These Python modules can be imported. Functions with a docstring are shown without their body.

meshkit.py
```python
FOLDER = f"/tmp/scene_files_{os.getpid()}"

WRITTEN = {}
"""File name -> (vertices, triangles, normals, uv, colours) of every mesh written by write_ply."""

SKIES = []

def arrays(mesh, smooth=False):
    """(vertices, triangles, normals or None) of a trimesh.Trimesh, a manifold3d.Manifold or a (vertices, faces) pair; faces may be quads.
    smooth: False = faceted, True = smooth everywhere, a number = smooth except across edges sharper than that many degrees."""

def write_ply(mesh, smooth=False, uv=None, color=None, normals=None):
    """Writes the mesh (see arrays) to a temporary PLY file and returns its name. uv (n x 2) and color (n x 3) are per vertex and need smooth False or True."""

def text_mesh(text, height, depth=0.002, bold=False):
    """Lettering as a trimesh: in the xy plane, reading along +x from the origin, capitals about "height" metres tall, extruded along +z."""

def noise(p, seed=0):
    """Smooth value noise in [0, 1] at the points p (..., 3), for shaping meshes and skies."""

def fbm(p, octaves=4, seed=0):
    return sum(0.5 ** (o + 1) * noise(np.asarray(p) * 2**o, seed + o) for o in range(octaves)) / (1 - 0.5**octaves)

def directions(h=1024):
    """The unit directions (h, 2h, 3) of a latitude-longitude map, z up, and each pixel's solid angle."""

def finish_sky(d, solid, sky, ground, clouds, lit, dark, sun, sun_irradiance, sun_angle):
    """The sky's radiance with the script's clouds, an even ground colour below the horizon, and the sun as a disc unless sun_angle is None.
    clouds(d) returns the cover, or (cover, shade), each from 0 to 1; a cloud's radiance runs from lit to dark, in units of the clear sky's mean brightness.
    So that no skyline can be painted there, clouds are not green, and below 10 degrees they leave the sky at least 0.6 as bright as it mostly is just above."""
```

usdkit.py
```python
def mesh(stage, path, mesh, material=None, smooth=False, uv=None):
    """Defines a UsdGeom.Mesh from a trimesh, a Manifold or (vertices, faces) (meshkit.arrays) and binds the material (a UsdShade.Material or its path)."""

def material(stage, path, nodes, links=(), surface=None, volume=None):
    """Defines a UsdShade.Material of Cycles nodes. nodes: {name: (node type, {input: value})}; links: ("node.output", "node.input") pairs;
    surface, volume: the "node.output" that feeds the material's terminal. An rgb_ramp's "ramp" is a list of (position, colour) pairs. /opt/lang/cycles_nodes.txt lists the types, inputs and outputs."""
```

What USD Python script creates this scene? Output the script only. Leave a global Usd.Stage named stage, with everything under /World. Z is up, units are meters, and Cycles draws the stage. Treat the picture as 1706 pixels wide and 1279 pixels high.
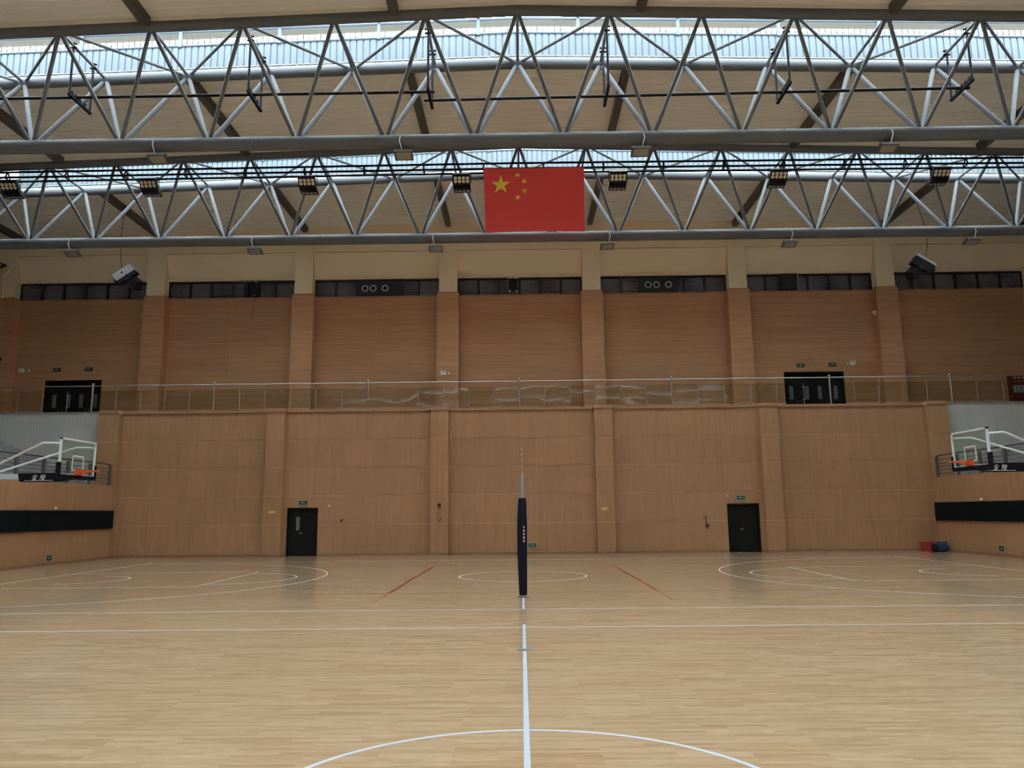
import math, random
import numpy as np
import trimesh, shapely.geometry as sg
import usdkit, meshkit
from pxr import Usd, UsdGeom, UsdLux, UsdShade, Gf, Sdf

random.seed(7); rng = np.random.default_rng(7)
stage = Usd.Stage.CreateInMemory()
UsdGeom.SetStageUpAxis(stage, UsdGeom.Tokens.z); UsdGeom.SetStageMetersPerUnit(stage, 1.0)
UsdGeom.Xform.Define(stage, '/World'); UsdGeom.Scope.Define(stage, '/World/Looks')

# ------------------------------------------------------------------ camera, sky, exposure
cam = UsdGeom.Camera.Define(stage, '/World/camera')
cam.CreateFocalLengthAttr(27.043); cam.CreateHorizontalApertureAttr(36.0); cam.CreateVerticalApertureAttr(36.0 * 1279 / 1706)
cam.CreateClippingRangeAttr(Gf.Vec2f(0.05, 500))
R_ = (0.9998800176, 0.0119351470, -0.0098743433); U_ = (0.0117017197, -0.1642904050, 0.9863426041); F_ = (-0.0101498841, 0.9863398071, 0.1644103548)
cam.AddTransformOp().Set(Gf.Matrix4d(*R_, 0, *U_, 0, *[-a for a in F_], 0, -0.0217, -4.9012, 1.7616, 1))
cam.CreateExposureAttr(-0.68)
sky = UsdLux.DomeLight.Define(stage, '/World/overcast_sky')
sky.CreateColorAttr(Gf.Vec3f(0.86, 0.95, 1.0)); sky.CreateIntensityAttr(6.0)

# ------------------------------------------------------------------ materials
L = '/World/Looks/'
def mat(name, color, rough=0.6, metallic=0.0, spec=0.5, **kw):
    return usdkit.material(stage, L + name, {'p': ('principled_bsdf', dict(base_color=color, roughness=rough, metallic=metallic, specular_ior_level=spec, **kw))}, surface='p.BSDF')
def noisy(name, c1, c2, scale=(1, 1, 1), nscale=3.0, rough=0.6, metallic=0.0, spec=0.5, detail=4):
    return usdkit.material(stage, L + name, {
        'g': ('geometry', {}), 'm': ('mapping', {'scale': scale}), 'n': ('noise_texture', {'scale': nscale, 'detail': detail}),
        'r': ('rgb_ramp', {'ramp': [(0.3, c1), (0.7, c2)]}),
        'p': ('principled_bsdf', dict(roughness=rough, metallic=metallic, specular_ior_level=spec))},
        [('g.position', 'm.vector'), ('m.vector', 'n.vector'), ('n.fac', 'r.fac'), ('r.color', 'p.base_color')], surface='p.BSDF')
def slatted(name, c1, c2, axis, period=0.065, groove=0.75, grain=(1, 1, 1), rough=0.55):
    """wood veneer board with fine machined grooves running across AXIS"""
    return usdkit.material(stage, L + name, {
        'g': ('geometry', {}), 'm': ('mapping', {'scale': grain}), 'n': ('noise_texture', {'scale': 1.0, 'detail': 5, 'roughness': 0.6}),
        'r': ('rgb_ramp', {'ramp': [(0.3, c1), (0.72, c2)]}),
        'w': ('wave_texture', {'wave_type': 'bands', 'bands_direction': axis, 'scale': 0.31416 / period}),
        'wr': ('rgb_ramp', {'ramp': [(0.0, (groove,) * 3), (0.28, (1, 1, 1))]}),
        'x': ('mix_color', {'blend_type': 'multiply', 'fac': 1.0}),
        'b': ('bump', {'strength': 0.35, 'distance': 0.004}),
        'p': ('principled_bsdf', dict(roughness=rough, specular_ior_level=0.35))},
        [('g.position', 'm.vector'), ('m.vector', 'n.vector'), ('n.fac', 'r.fac'), ('g.position', 'w.vector'), ('w.fac', 'wr.fac'),
         ('r.color', 'x.a'), ('wr.color', 'x.b'), ('x.result', 'p.base_color'), ('w.fac', 'b.height'), ('b.normal', 'p.normal')], surface='p.BSDF')
def tone(c, k): return tuple(min(1, a * k) for a in c)

M = {}
WL1, WL2 = (0.385, 0.213, 0.106), (0.475, 0.266, 0.140)
WU1, WU2 = (0.47, 0.240, 0.120), (0.565, 0.300, 0.155)
for i, k in enumerate((0.965, 0.99, 1.01, 1.04)):
    M['low%d' % i] = slatted('wood_low_%d' % i, tone(WL1, k), tone(WL2, k), 'x', grain=(9, 9, 0.6))
    M['side%d' % i] = slatted('wood_side_%d' % i, tone(WL1, k), tone(WL2, k), 'y', grain=(9, 9, 0.6))
    M['up%d' % i] = slatted('wood_up_%d' % i, tone(WU1, k), tone(WU2, k), 'z', period=0.075, grain=(0.35, 0.35, 7))
    M['upil%d' % i] = slatted('wood_upil_%d' % i, tone(WU1, 1.1 * k), tone(WU2, 1.12 * k), 'z', period=0.075, grain=(0.5, 0.5, 7))
M['seam'] = mat('seam_strip', (0.54, 0.33, 0.185), 0.6)
M['seam_up'] = mat('seam_strip_dark', (0.36, 0.17, 0.08), 0.6)
M['skirt'] = noisy('skirting_wood', (0.26, 0.14, 0.075), (0.31, 0.17, 0.095), (2, 2, 9), 1.5)
M['cream'] = noisy('cream_paint', (0.81, 0.68, 0.47), (0.85, 0.72, 0.51), (1, 1, 1), 0.6, 0.8)
M['deck'] = noisy('deck_sheet', (0.75, 0.72, 0.645), (0.79, 0.76, 0.685), (1, 1, 1), 0.25, 0.65)
M['beam'] = noisy('roof_beam_paint', (0.075, 0.067, 0.06), (0.095, 0.085, 0.077), (1, 1, 1), 1.0, 0.6)
M['steel'] = noisy('truss_paint', (0.128, 0.138, 0.148), (0.148, 0.158, 0.168), (1, 1, 1), 0.7, 0.6, 0.0, 0.15)
M['sheet'] = noisy('monitor_sheet', (0.105, 0.140, 0.165), (0.115, 0.150, 0.175), (0.6, 0.6, 0.6), 0.8, 0.5)
M['rail_blue'] = mat('monitor_frame', (0.11, 0.15, 0.19), 0.45)
M['eave'] = mat('monitor_eave', (0.33, 0.305, 0.26), 0.7)
M['greypanel'] = slatted('stand_back_sheet', (0.45, 0.44, 0.41), (0.53, 0.52, 0.485), 'x', period=0.12, groove=0.85, grain=(0.5, 0.5, 0.5), rough=0.6)
M['concrete'] = noisy('stand_concrete', (0.23, 0.24, 0.235), (0.31, 0.32, 0.31), (1, 1, 1), 1.2, 0.8)
M['black'] = mat('black_powder', (0.009, 0.010, 0.013), 0.6, 0.0, 0.25)
M['navybar'] = mat('dark_blue_black', (0.008, 0.010, 0.018), 0.6, 0.0, 0.2)
M['door'] = noisy('door_black', (0.006, 0.0065, 0.0075), (0.009, 0.0095, 0.011), (1, 1, 1), 2, 0.5, 0.0, 0.2)
M['doorglass'] = mat('door_glass', (0.16, 0.19, 0.19), 0.12)
M['louvre'] = noisy('louvre_metal', (0.55, 0.56, 0.63), (0.62, 0.63, 0.70), (1, 1, 1), 1.0, 0.45)
M['louvreframe'] = mat('louvre_frame', (0.012, 0.013, 0.016), 0.5)
M['void'] = mat('dark_void', (0.004, 0.004, 0.005), 0.9)
M['stainless'] = mat('stainless', (0.55, 0.54, 0.52), 0.28, 0.9)
M['galv'] = mat('galvanised', (0.42, 0.43, 0.44), 0.4, 0.7)
M['white'] = mat('white_paint_metal', (0.74, 0.76, 0.78), 0.4)
M['paleblue'] = mat('pale_blue_metal', (0.50, 0.60, 0.72), 0.4)
M['navy'] = noisy('navy_padding', (0.006, 0.006, 0.014), (0.008, 0.009, 0.018), (1, 1, 1), 3, 0.75, 0.0, 0.15)
M['orange'] = mat('rim_orange', (0.72, 0.10, 0.02), 0.4)
M['flag'] = noisy('flag_red', (0.86, 0.078, 0.078), (0.90, 0.083, 0.083), (1, 1, 1), 1.0, 0.7)
M['star'] = mat('flag_yellow', (0.95, 0.78, 0.10), 0.7)
M['led'] = mat('led_screen_face', (0.004, 0.008, 0.009), 0.7, 0.0, 0.1)
M['lens'] = mat('lamp_reflector', (0.72, 0.66, 0.52), 0.3)
M['lensdim'] = mat('lamp_reflector_dim', (0.30, 0.28, 0.25), 0.3)
M['diffuser'] = mat('lamp_glass', (0.30, 0.28, 0.24), 0.3)
M['lampgrey'] = mat('lamp_housing_grey', (0.09, 0.09, 0.095), 0.45)
M['speakergrey'] = mat('speaker_grey', (0.34, 0.35, 0.38), 0.5)
M['signgreen'] = mat('sign_green', (0.008, 0.032, 0.018), 0.4)
M['signlight'] = usdkit.material(stage, L + 'sign_lit', {'p': ('principled_bsdf', dict(base_color=(0.25, 0.6, 0.4), emission_color=(0.3, 0.8, 0.5), emission_strength=0.04))}, surface='p.BSDF')
M['sidewall'] = noisy('outer_wall_paint', (0.07, 0.045, 0.03), (0.09, 0.06, 0.04), (1, 1, 1), 0.5, 0.8)
M['signframe'] = mat('sign_frame', (0.40, 0.44, 0.42), 0.5)
M['yellow'] = mat('plate_yellow', (0.62, 0.38, 0.05), 0.5)
M['cabred'] = mat('cabinet_red', (0.14, 0.016, 0.016), 0.5)
M['red'] = mat('box_red', (0.40, 0.04, 0.03), 0.55)
M['blue'] = mat('bag_blue', (0.015, 0.04, 0.14), 0.6)
M['textwhite'] = mat('print_white', (0.75, 0.75, 0.75), 0.5)
M['textblue'] = mat('print_blue', (0.05, 0.11, 0.28), 0.5)
M['linewhite'] = noisy('court_paint_white', (0.42, 0.465, 0.545), (0.46, 0.505, 0.585), (1, 1, 1), 2.0, 0.35)
M['linered'] = noisy('court_paint_red', (0.27, 0.026, 0.014), (0.31, 0.032, 0.018), (1, 1, 1), 3.0, 0.32)
M['socket'] = mat('socket_plate', (0.17, 0.18, 0.20), 0.4, 0.3)
def pane(name, tint, rough=0.0, ior=1.5, normal_noise=0.0):
    nodes = {'t': ('transparent_bsdf', {'color': tint}), 'gl': ('glossy_bsdf', {'color': (1, 1, 1), 'roughness': rough}), 'f': ('fresnel', {'IOR': ior}), 'x': ('mix_closure', {}), 'gm': ('geometry', {}), 'iv': ('math', {'math_type': 'subtract', 'value1': 1.0}), 'mu': ('math', {'math_type': 'multiply'})}
    links = [('gm.backfacing', 'iv.value2'), ('iv.value', 'mu.value1'), ('f.fac', 'mu.value2'), ('mu.value', 'x.fac'), ('t.BSDF', 'x.closure1'), ('gl.BSDF', 'x.closure2')]
    if normal_noise:
        nodes.update({'g': ('geometry', {}), 'n': ('noise_texture', {'scale': 0.9, 'detail': 1}), 'b': ('bump', {'strength': normal_noise, 'distance': 0.02})})
        links += [('g.position', 'n.vector'), ('n.fac', 'b.height'), ('b.normal', 'gl.normal')]
    return usdkit.material(stage, L + name, nodes, links, surface='x.closure')
M['glass'] = pane('balcony_glass', (0.73, 0.76, 0.69), normal_noise=0.3)
M['boardglass'] = pane('backboard_glass', (0.86, 0.93, 0.89))
M['roofglass'] = pane('roof_glazing', (0.93, 0.96, 0.97))
M['poly'] = usdkit.material(stage, L + 'polycarbonate', {'d': ('diffuse_bsdf', {'color': (0.4, 0.42, 0.43)}), 't': ('translucent_bsdf', {'color': (0.42, 0.44, 0.45)}), 'x': ('mix_closure', {'fac': 0.6})},
                            [('d.BSDF', 'x.closure1'), ('t.BSDF', 'x.closure2')], surface='x.closure')
# strip-oak floor: narrow boards of uneven tone running across the hall, with grain, under a satin lacquer
M['floor'] = usdkit.material(stage, L + 'floor_boards', {
    'g': ('geometry', {}),
    'b1': ('brick_texture', {'scale': 1.0, 'brick_width': 0.55, 'row_height': 0.056, 'mortar_size': 0.0011, 'mortar_smooth': 0.3, 'offset': 0.37, 'offset_frequency': 3, 'color1': (0.0, 0.0, 0.0), 'color2': (1, 1, 1), 'mortar': (0.25, 0.25, 0.25), 'bias': 0.0}),
    'r1': ('rgb_ramp', {'ramp': [(0.0, (0.330, 0.215, 0.120)), (0.3, (0.375, 0.255, 0.148)), (0.55, (0.400, 0.280, 0.170)), (0.8, (0.42, 0.298, 0.186)), (1.0, (0.435, 0.322, 0.212))]}),
    'm': ('mapping', {'scale': (4.2, 62.0, 1.0)}), 'n': ('noise_texture', {'scale': 1.0, 'detail': 6, 'roughness': 0.62}),
    'r2': ('rgb_ramp', {'ramp': [(0.25, (0.50, 0.43, 0.35)), (0.38, (0.84, 0.81, 0.76)), (0.5, (1, 1, 1)), (0.70, (1.18, 1.17, 1.13))]}),
    'm2': ('mapping', {'scale': (0.28, 2.4, 1.0)}), 'n2': ('noise_texture', {'scale': 1.0, 'detail': 3}),
    'r3': ('rgb_ramp', {'ramp': [(0.3, (0.94, 0.93, 0.90)), (0.7, (1.03, 1.02, 1.02))]}),
    'x1': ('mix_color', {'blend_type': 'multiply', 'fac': 1.0, 'use_clamp': False}), 'x2': ('mix_color', {'blend_type': 'multiply', 'fac': 1.0}),
    'p': ('principled_bsdf', dict(roughness=0.4, specular_ior_level=0.12, coat_weight=0.72, coat_roughness=0.06))},
    [('g.position', 'b1.vector'), ('b1.color', 'r1.fac'), ('g.position', 'm.vector'), ('m.vector', 'n.vector'), ('n.fac', 'r2.fac'),
     ('g.position', 'm2.vector'), ('m2.vector', 'n2.vector'), ('n2.fac', 'r3.fac'),
     ('r1.color', 'x1.a'), ('r2.color', 'x1.b'), ('x1.result', 'x2.a'), ('r3.color', 'x2.b'), ('x2.result', 'p.base_color')], surface='p.BSDF')

# ------------------------------------------------------------------ helpers
class MB:
    """collects shapes into one mesh"""
    def __init__(s): s.v = []; s.f = []; s.n = 0
    def add(s, v, f):
        v = np.asarray(v, float); f = np.asarray(f, int)
        if f.shape[1] == 4: f = np.vstack([f[:, [0, 1, 2]], f[:, [0, 2, 3]]])
        s.v.append(v); s.f.append(f + s.n); s.n += len(v); return s
    def box(s, x0, x1, y0, y1, z0, z1):
        v = [(x, y, z) for x in (x0, x1) for y in (y0, y1) for z in (z0, z1)]
        return s.add(v, [(0, 1, 3, 2), (4, 6, 7, 5), (0, 4, 5, 1), (2, 3, 7, 6), (0, 2, 6, 4), (1, 5, 7, 3)])
    def obox(s, c, ax, ay, az):
        """box of centre c and half-axis vectors"""
        c, ax, ay, az = (np.asarray(q, float) for q in (c, ax, ay, az))
        if np.dot(np.cross(ax, ay), az) < 0: ax = -ax
        v = [c + i * ax + j * ay + k * az for i in (-1, 1) for j in (-1, 1) for k in (-1, 1)]
        return s.add(v, [(0, 1, 3, 2), (4, 6, 7, 5), (0, 4, 5, 1), (2, 3, 7, 6), (0, 2, 6, 4), (1, 5, 7, 3)])
    def tube(s, pts, r, n=10, cap=True):
        p = np.asarray(pts, float); t = np.gradient(p, axis=0); t /= np.linalg.norm(t, axis=1, keepdims=True) + 1e-12
        up = np.array([0, 0, 1.0]) if abs(t[0, 2]) < 0.9 else np.array([0, 1.0, 0])
        rr = np.broadcast_to(r, (len(p),)); V = []
        for i in range(len(p)):
            a = np.cross(t[i], up); a /= np.linalg.norm(a); b = np.cross(a, t[i])
            an = np.arange(n) * 2 * math.pi / n
            V += list(p[i] + rr[i] * (np.cos(an)[:, None] * a + np.sin(an)[:, None] * b))
        F = [(i * n + j, i * n + (j + 1) % n, (i + 1) * n + (j + 1) % n, (i + 1) * n + j) for i in range(len(p) - 1) for j in range(n)]
        m = [(q[0], q[1], q[2]) for q in F] + [(q[0], q[2], q[3]) for q in F]
        if cap:
            k = len(V); V += [p[0], p[-1]]; e = (len(p) - 1) * n
            m += [(k, (j + 1) % n, j) for j in range(n)] + [(k + 1, e + j, e + (j + 1) % n) for j in range(n)]
        return s.add(V, m)
    def cone(s, c, axis, r0, r1, h, n=16):
        c = np.asarray(c, float); axis = np.asarray(axis, float); axis /= np.linalg.norm(axis)
        return s.tube([c, c + axis * h], [r0, r1], n)
    def ball(s, c, r, sub=2):
        m = trimesh.creation.icosphere(subdivisions=sub, radius=r); return s.add(m.vertices + np.asarray(c), m.faces)
    def ring(s, c, R, r, axis='z', n=28, k=8):
        m = trimesh.creation.torus(R, r, n, k); v = m.vertices.copy()
        if axis == 'y': v = v[:, [0, 2, 1]]
        return s.add(v + np.asarray(c), m.faces if axis == 'z' else m.faces[:, ::-1])
    def poly(s, pg, h, M4):
        """extrude a shapely polygon by h and place it with the 4x4 matrix"""
        for g in getattr(pg, 'geoms', [pg]):
            m = trimesh.creation.extrude_polygon(g, h, engine='earcut'); m.apply_transform(M4); s.add(m.vertices, m.faces)
        return s
    def quadstrip(s, A, B):
        n = len(A); v = list(A) + list(B); return s.add(v, [(i, i + 1, n + i + 1, n + i) for i in range(n - 1)])
    def arr(s): return np.vstack(s.v), np.vstack(s.f)

used = {}
def numbered(path):
    k = used.get(path, -1) + 1; used[path] = k
    return path if k == 0 else '%s_%03d' % (path, k)
def data(o, label=None, cat=None, group=None, kind=None):
    for k, v in (('label', label), ('category', cat), ('group', group), ('kind', kind)):
        if v: o.SetCustomDataByKey(k, v)
    return o
LOC = {}
def thing(name, label=None, cat=None, loc=(0, 0, 0), rz=0, group=None, kind=None):
    x = UsdGeom.Xform.Define(stage, numbered('/World/' + name)); x.AddTranslateOp().Set(Gf.Vec3d(*map(float, loc)))
    if rz: x.AddRotateZOp().Set(float(rz))
    LOC[str(x.GetPath())] = np.array(loc, float)
    return data(x.GetPrim(), label, cat, group, kind)
def obj(name, mb, m, parent=None, smooth=False, label=None, kind=None, world=True):
    """one mesh of the scene; world coordinates are made local to the thing it belongs to"""
    v, f = mb.arr() if isinstance(mb, MB) else (np.asarray(mb.vertices), np.asarray(mb.faces))
    base = np.zeros(3)
    if parent is not None:
        pth = str(parent.GetPath())
        if world: base = LOC.get(pth, np.zeros(3))
        path = numbered(pth + '/' + name)
    else: path = numbered('/World/' + name)
    if not usdkit_ok(name): raise ValueError(name)
    g = usdkit.mesh(stage, path, (v - base, f), M[m], smooth=smooth)
    LOC[path] = base
    return data(g.GetPrim(), label, None, None, kind)
def usdkit_ok(n): return n.replace('_', '').isalpha()
def group_part(name, parent, label=None):
    x = UsdGeom.Xform.Define(stage, numbered(str(parent.GetPath()) + '/' + name)); LOC[str(x.GetPath())] = LOC.get(str(parent.GetPath()), np.zeros(3)); return data(x.GetPrim(), label)
def dup(root, loc, label, rz=0, group=None, cat=None):
    was = root.GetCustomData(); nm = root.GetName()
    x = UsdGeom.Xform.Define(stage, numbered('/World/' + nm)); o = x.GetPrim()
    o.GetReferences().AddInternalReference(root.GetPath())
    x.ClearXformOpOrder(); x.AddTranslateOp().Set(Gf.Vec3d(*map(float, loc)))
    if rz: x.AddRotateZOp(opSuffix='turn').Set(float(rz))
    o.SetInstanceable(True)
    data(o, label, cat or was['category'], group or was.get('group')); return o

# ------------------------------------------------------------------ dimensions (metres)
WY, PY = 28.52, 28.20           # lower end wall: panel face, pilaster face
UY, UPY = 31.90, 31.35          # upper end wall: panel face, pilaster face
BZ = 6.29                       # balcony edge
SX = 17.5                       # stand front walls
HX = 25.9                       # hall side walls
C2 = 17.22                      # centre of the second court
YT = [-24.45, -16.30, -8.15, 0.0, 8.15, 16.34, 24.49]
PIL = [-17.95, -10.64, -3.52, 3.57, 10.7, 17.95]
SLOPE = 0.027
PANEL = 2.63

# ------------------------------------------------------------------ floor and court lines
fl = thing('floor', kind='structure', label='pale strip-oak sports floor with painted court lines', cat='floor')
obj('floor_boards', MB().box(-SX - 0.2, SX + 0.2, -WY - 0.1, WY + 0.35, -0.05, 0.0), 'floor', fl)
H = 0.0022
def line(x0, y0, x1, y1, w=0.042, m='linewhite', name='court_line', h=H, label=None):
    d = np.array([x1 - x0, y1 - y0]); ln = np.linalg.norm(d); d /= ln; c = ((x0 + x1) / 2, (y0 + y1) / 2, h / 2)
    return obj(name, MB().obox(c, (d[0] * ln / 2, d[1] * ln / 2, 0), (-d[1] * w / 2, d[0] * w / 2, 0), (0, 0, h / 2)), m, fl, label=label)
def arc(cx, cy, r, a0, a1, w=0.042, name='court_arc', m='linewhite', label=None):
    th = np.radians(np.linspace(a0, a1, 120)); o = np.stack([cx + r * np.cos(th), cy + r * np.sin(th)], 1); i = np.stack([cx + (r - w) * np.cos(th), cy + (r - w) * np.sin(th)], 1)
    up = lambda q, z: np.hstack([q, np.full((len(q), 1), z)])
    mb = MB().quadstrip(up(o, H), up(i, H)); mb.quadstrip(up(o, 0), up(o, H)); mb.quadstrip(up(i, H), up(i, 0))
    return obj(name, mb, m, fl, label=label)
for cy in (0.0, C2):
    for sgn in (-1, 1):
        line(-14, cy + sgn * 7.475, 14, cy + sgn * 7.475)
        line(sgn * 13.975, cy - 7.45, sgn * 13.975, cy + 7.45)
        a = 0 if sgn < 0 else 180
        th = math.degrees(math.asin(6.6 / 6.75))
        arc(sgn * 12.425, cy, 6.75, a - th, a + th)
        for k in (-1, 1):
            xq = sgn * (12.425 - 6.75 * math.cos(math.radians(th)))
            line(xq, cy + k * 6.575, sgn * 13.95, cy + k * 6.575)
            line(sgn * 8.2, cy + k * 2.425, sgn * 13.95, cy + k * 2.425)
        line(sgn * 8.225, cy - 2.4, sgn * 8.225, cy + 2.4)
        arc(sgn * 8.2, cy, 1.8, a - 90, a + 90)
        arc(sgn * 12.425, cy, 1.25, a - 90, a + 90)
        if cy == 0: continue
        # volleyball court in red
        line(sgn * 8.975, cy - 4.5, sgn * 8.975, cy + 4.5, 0.045, 'linered')
        line(sgn * 3.0, cy - 4.5, sgn * 3.0, cy + 4.5, 0.075, 'linered', 'attack_line')
        line(-8.95, cy + sgn * 4.48, 8.95, cy + sgn * 4.48, 0.016, 'linered')
        for k in (-1, 1):
            for j in range(5): line(sgn * 3.0, cy + k * (4.7 + 0.35 * j), sgn * 3.0, cy + k * (4.85 + 0.35 * j), 0.05, 'linered', 'line_dash')
    arc(0, cy, 1.8, 0, 360, label='white centre circle of the near court' if cy == 0 else 'white centre circle of the far court')
line(0, -7.45, 0, 7.78, 0.047, name='centre_line', h=0.0030); line(0, C2 - 7.45, 0, C2 + 7.45, 0.047, name='centre_line', h=0.0030)
for y in (5.5, C2 - 5.5):
    mb = MB(); mb.cone((0, y, 0), (0, 0, 1), 0.095, 0.095, 0.0040, 24)
    if y < 6: obj('floor_socket', mb, 'socket', fl, label='round metal post socket set in the floor')
# ------------------------------------------------------------------ lower end wall behind the far court, with pilasters and panels
def low_mat(): return 'low%d' % rng.integers(0, 4)
wl = thing('wall_back_lower', kind='structure', label='lower end wall of grooved tan wood panels', cat='wall')
DOORS = [(-10.09, -8.76), (8.78, 10.14)]
DH = 2.04
def cut_box(mb, x0, x1, y0, y1, z0, z1, holes):
    for a, b, c, d in holes:
        if a < x1 and b > x0 and c < z1 and d > z0:
            if x0 < a: cut_box(mb, x0, a, y0, y1, z0, z1, [])
            if x1 > b: cut_box(mb, b, x1, y0, y1, z0, z1, [])
            if z1 > d: cut_box(mb, max(a, x0), min(b, x1), y0, y1, d, z1, [])
            if z0 < c: cut_box(mb, max(a, x0), min(b, x1), y0, y1, z0, c, [])
            return
    mb.box(x0, x1, y0, y1, z0, z1)
holes = [(a, b, -1, DH) for a, b in DOORS]
mb = MB()
cut_box(mb, -20.0, -1.0, WY + 0.012, WY + 0.2, 0, BZ, holes[:1]); cut_box(mb, -1.0, 20.0, WY + 0.012, WY + 0.2, 0, BZ, holes[1:])
obj('backing_board', mb, 'seam', wl)
SEAMS = [0.10, 1.32, 2.54, 3.75, 4.96, 6.18]
edges = PIL
for i in range(len(PIL) - 1):
    xa, xb = PIL[i] + 0.40, PIL[i + 1] - 0.40
    n = 5; w = (xb - xa) / n
    for r in range(5):
        for c in range(n):
            mb = MB(); g = 0.005
            cut_box(mb, xa + c * w + g, xa + (c + 1) * w - g, WY, WY + 0.02, SEAMS[r] + 0.016, SEAMS[r + 1] - 0.016, holes)
            obj('panel', mb, low_mat(), wl)
for i, px in enumerate(PIL):
    hw = 0.39 if 0 < i < 5 else 0.47
    pl = group_part('pilaster', wl)
    obj('pilaster_core', MB().box(px - hw + 0.012, px + hw - 0.012, PY + 0.012, WY + 0.02, 0, BZ + 0.02), 'seam', pl)
    for r in range(5):
        obj('panel', MB().box(px - hw, px + hw, PY, WY + 0.012, SEAMS[r] + 0.012, SEAMS[r + 1] - 0.012), low_mat(), pl)
mb = MB()
for i in range(len(PIL) - 1):
    xa, xb = PIL[i] + 0.40, PIL[i + 1] - 0.40; mb.box(xa, xb, WY - 0.05, WY + 0.1, SEAMS[-1], BZ)
for px in PIL: mb.box(px - 0.42, px + 0.42, PY - 0.03, WY + 0.1, SEAMS[-1], BZ + 0.03)
obj('wall_cap', mb, 'low2', wl, label='wood coping along the top edge')
bb = MB()
for i in range(len(PIL) - 1):
    xa, xb = PIL[i] + 0.40, PIL[i + 1] - 0.40
    cut_box(bb, xa, xb, WY - 0.025, WY + 0.02, 0, 0.10, holes)
for px in PIL: bb.box(px - 0.41, px + 0.41, PY - 0.02, WY, 0, 0.10)
data(obj('baseboard_back', bb, 'skirt', kind='structure'), 'tan wooden skirting along the foot of the end wall', 'skirting')
# floor-level double doors in their reveals
for k, (a, b) in enumerate(DOORS):
    d = thing('door_%d' % (k + 1), kind='structure', cat='door', loc=((a + b) / 2, WY, 0),
              label='black double door with a glass strip, left of the padded post' if k == 0 else 'plain black double door at the right of the end wall')
    mb = MB().box(a, a + 0.05, WY - 0.01, WY + 0.22, 0, DH).box(b - 0.05, b, WY - 0.01, WY + 0.22, 0, DH).box(a, b, WY - 0.01, WY + 0.22, DH - 0.05, DH)
    obj('door_frame', mb, 'seam' if False else 'door', d)
    obj('door_stop', MB().box(a - 0.02, b + 0.02, WY + 0.20, WY + 0.24, 0, DH + 0.02), 'void', d)
    m = (a + b) / 2
    for q, (x0, x1) in enumerate(((a + 0.05, m - 0.004), (m + 0.004, b - 0.05))):
        lf = obj('door_leaf', MB().box(x0, x1, WY + 0.12, WY + 0.16, 0.01, DH - 0.05), 'door', d)
        if k == 0 and q == 0: obj('vision_glass', MB().box(m - 0.30, m - 0.14, WY + 0.112, WY + 0.13, 1.08, 1.66), 'doorglass', lf)
    obj('door_handle', MB().tube([(m - 0.05, WY + 0.10, 0.96), (m - 0.05, WY + 0.07, 0.96), (m - 0.16, WY + 0.07, 0.96)], 0.012).cone((m - 0.05, WY + 0.12, 0.96), (0, -1, 0), 0.03, 0.03, 0.02), 'stainless', d, smooth=30)
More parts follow.
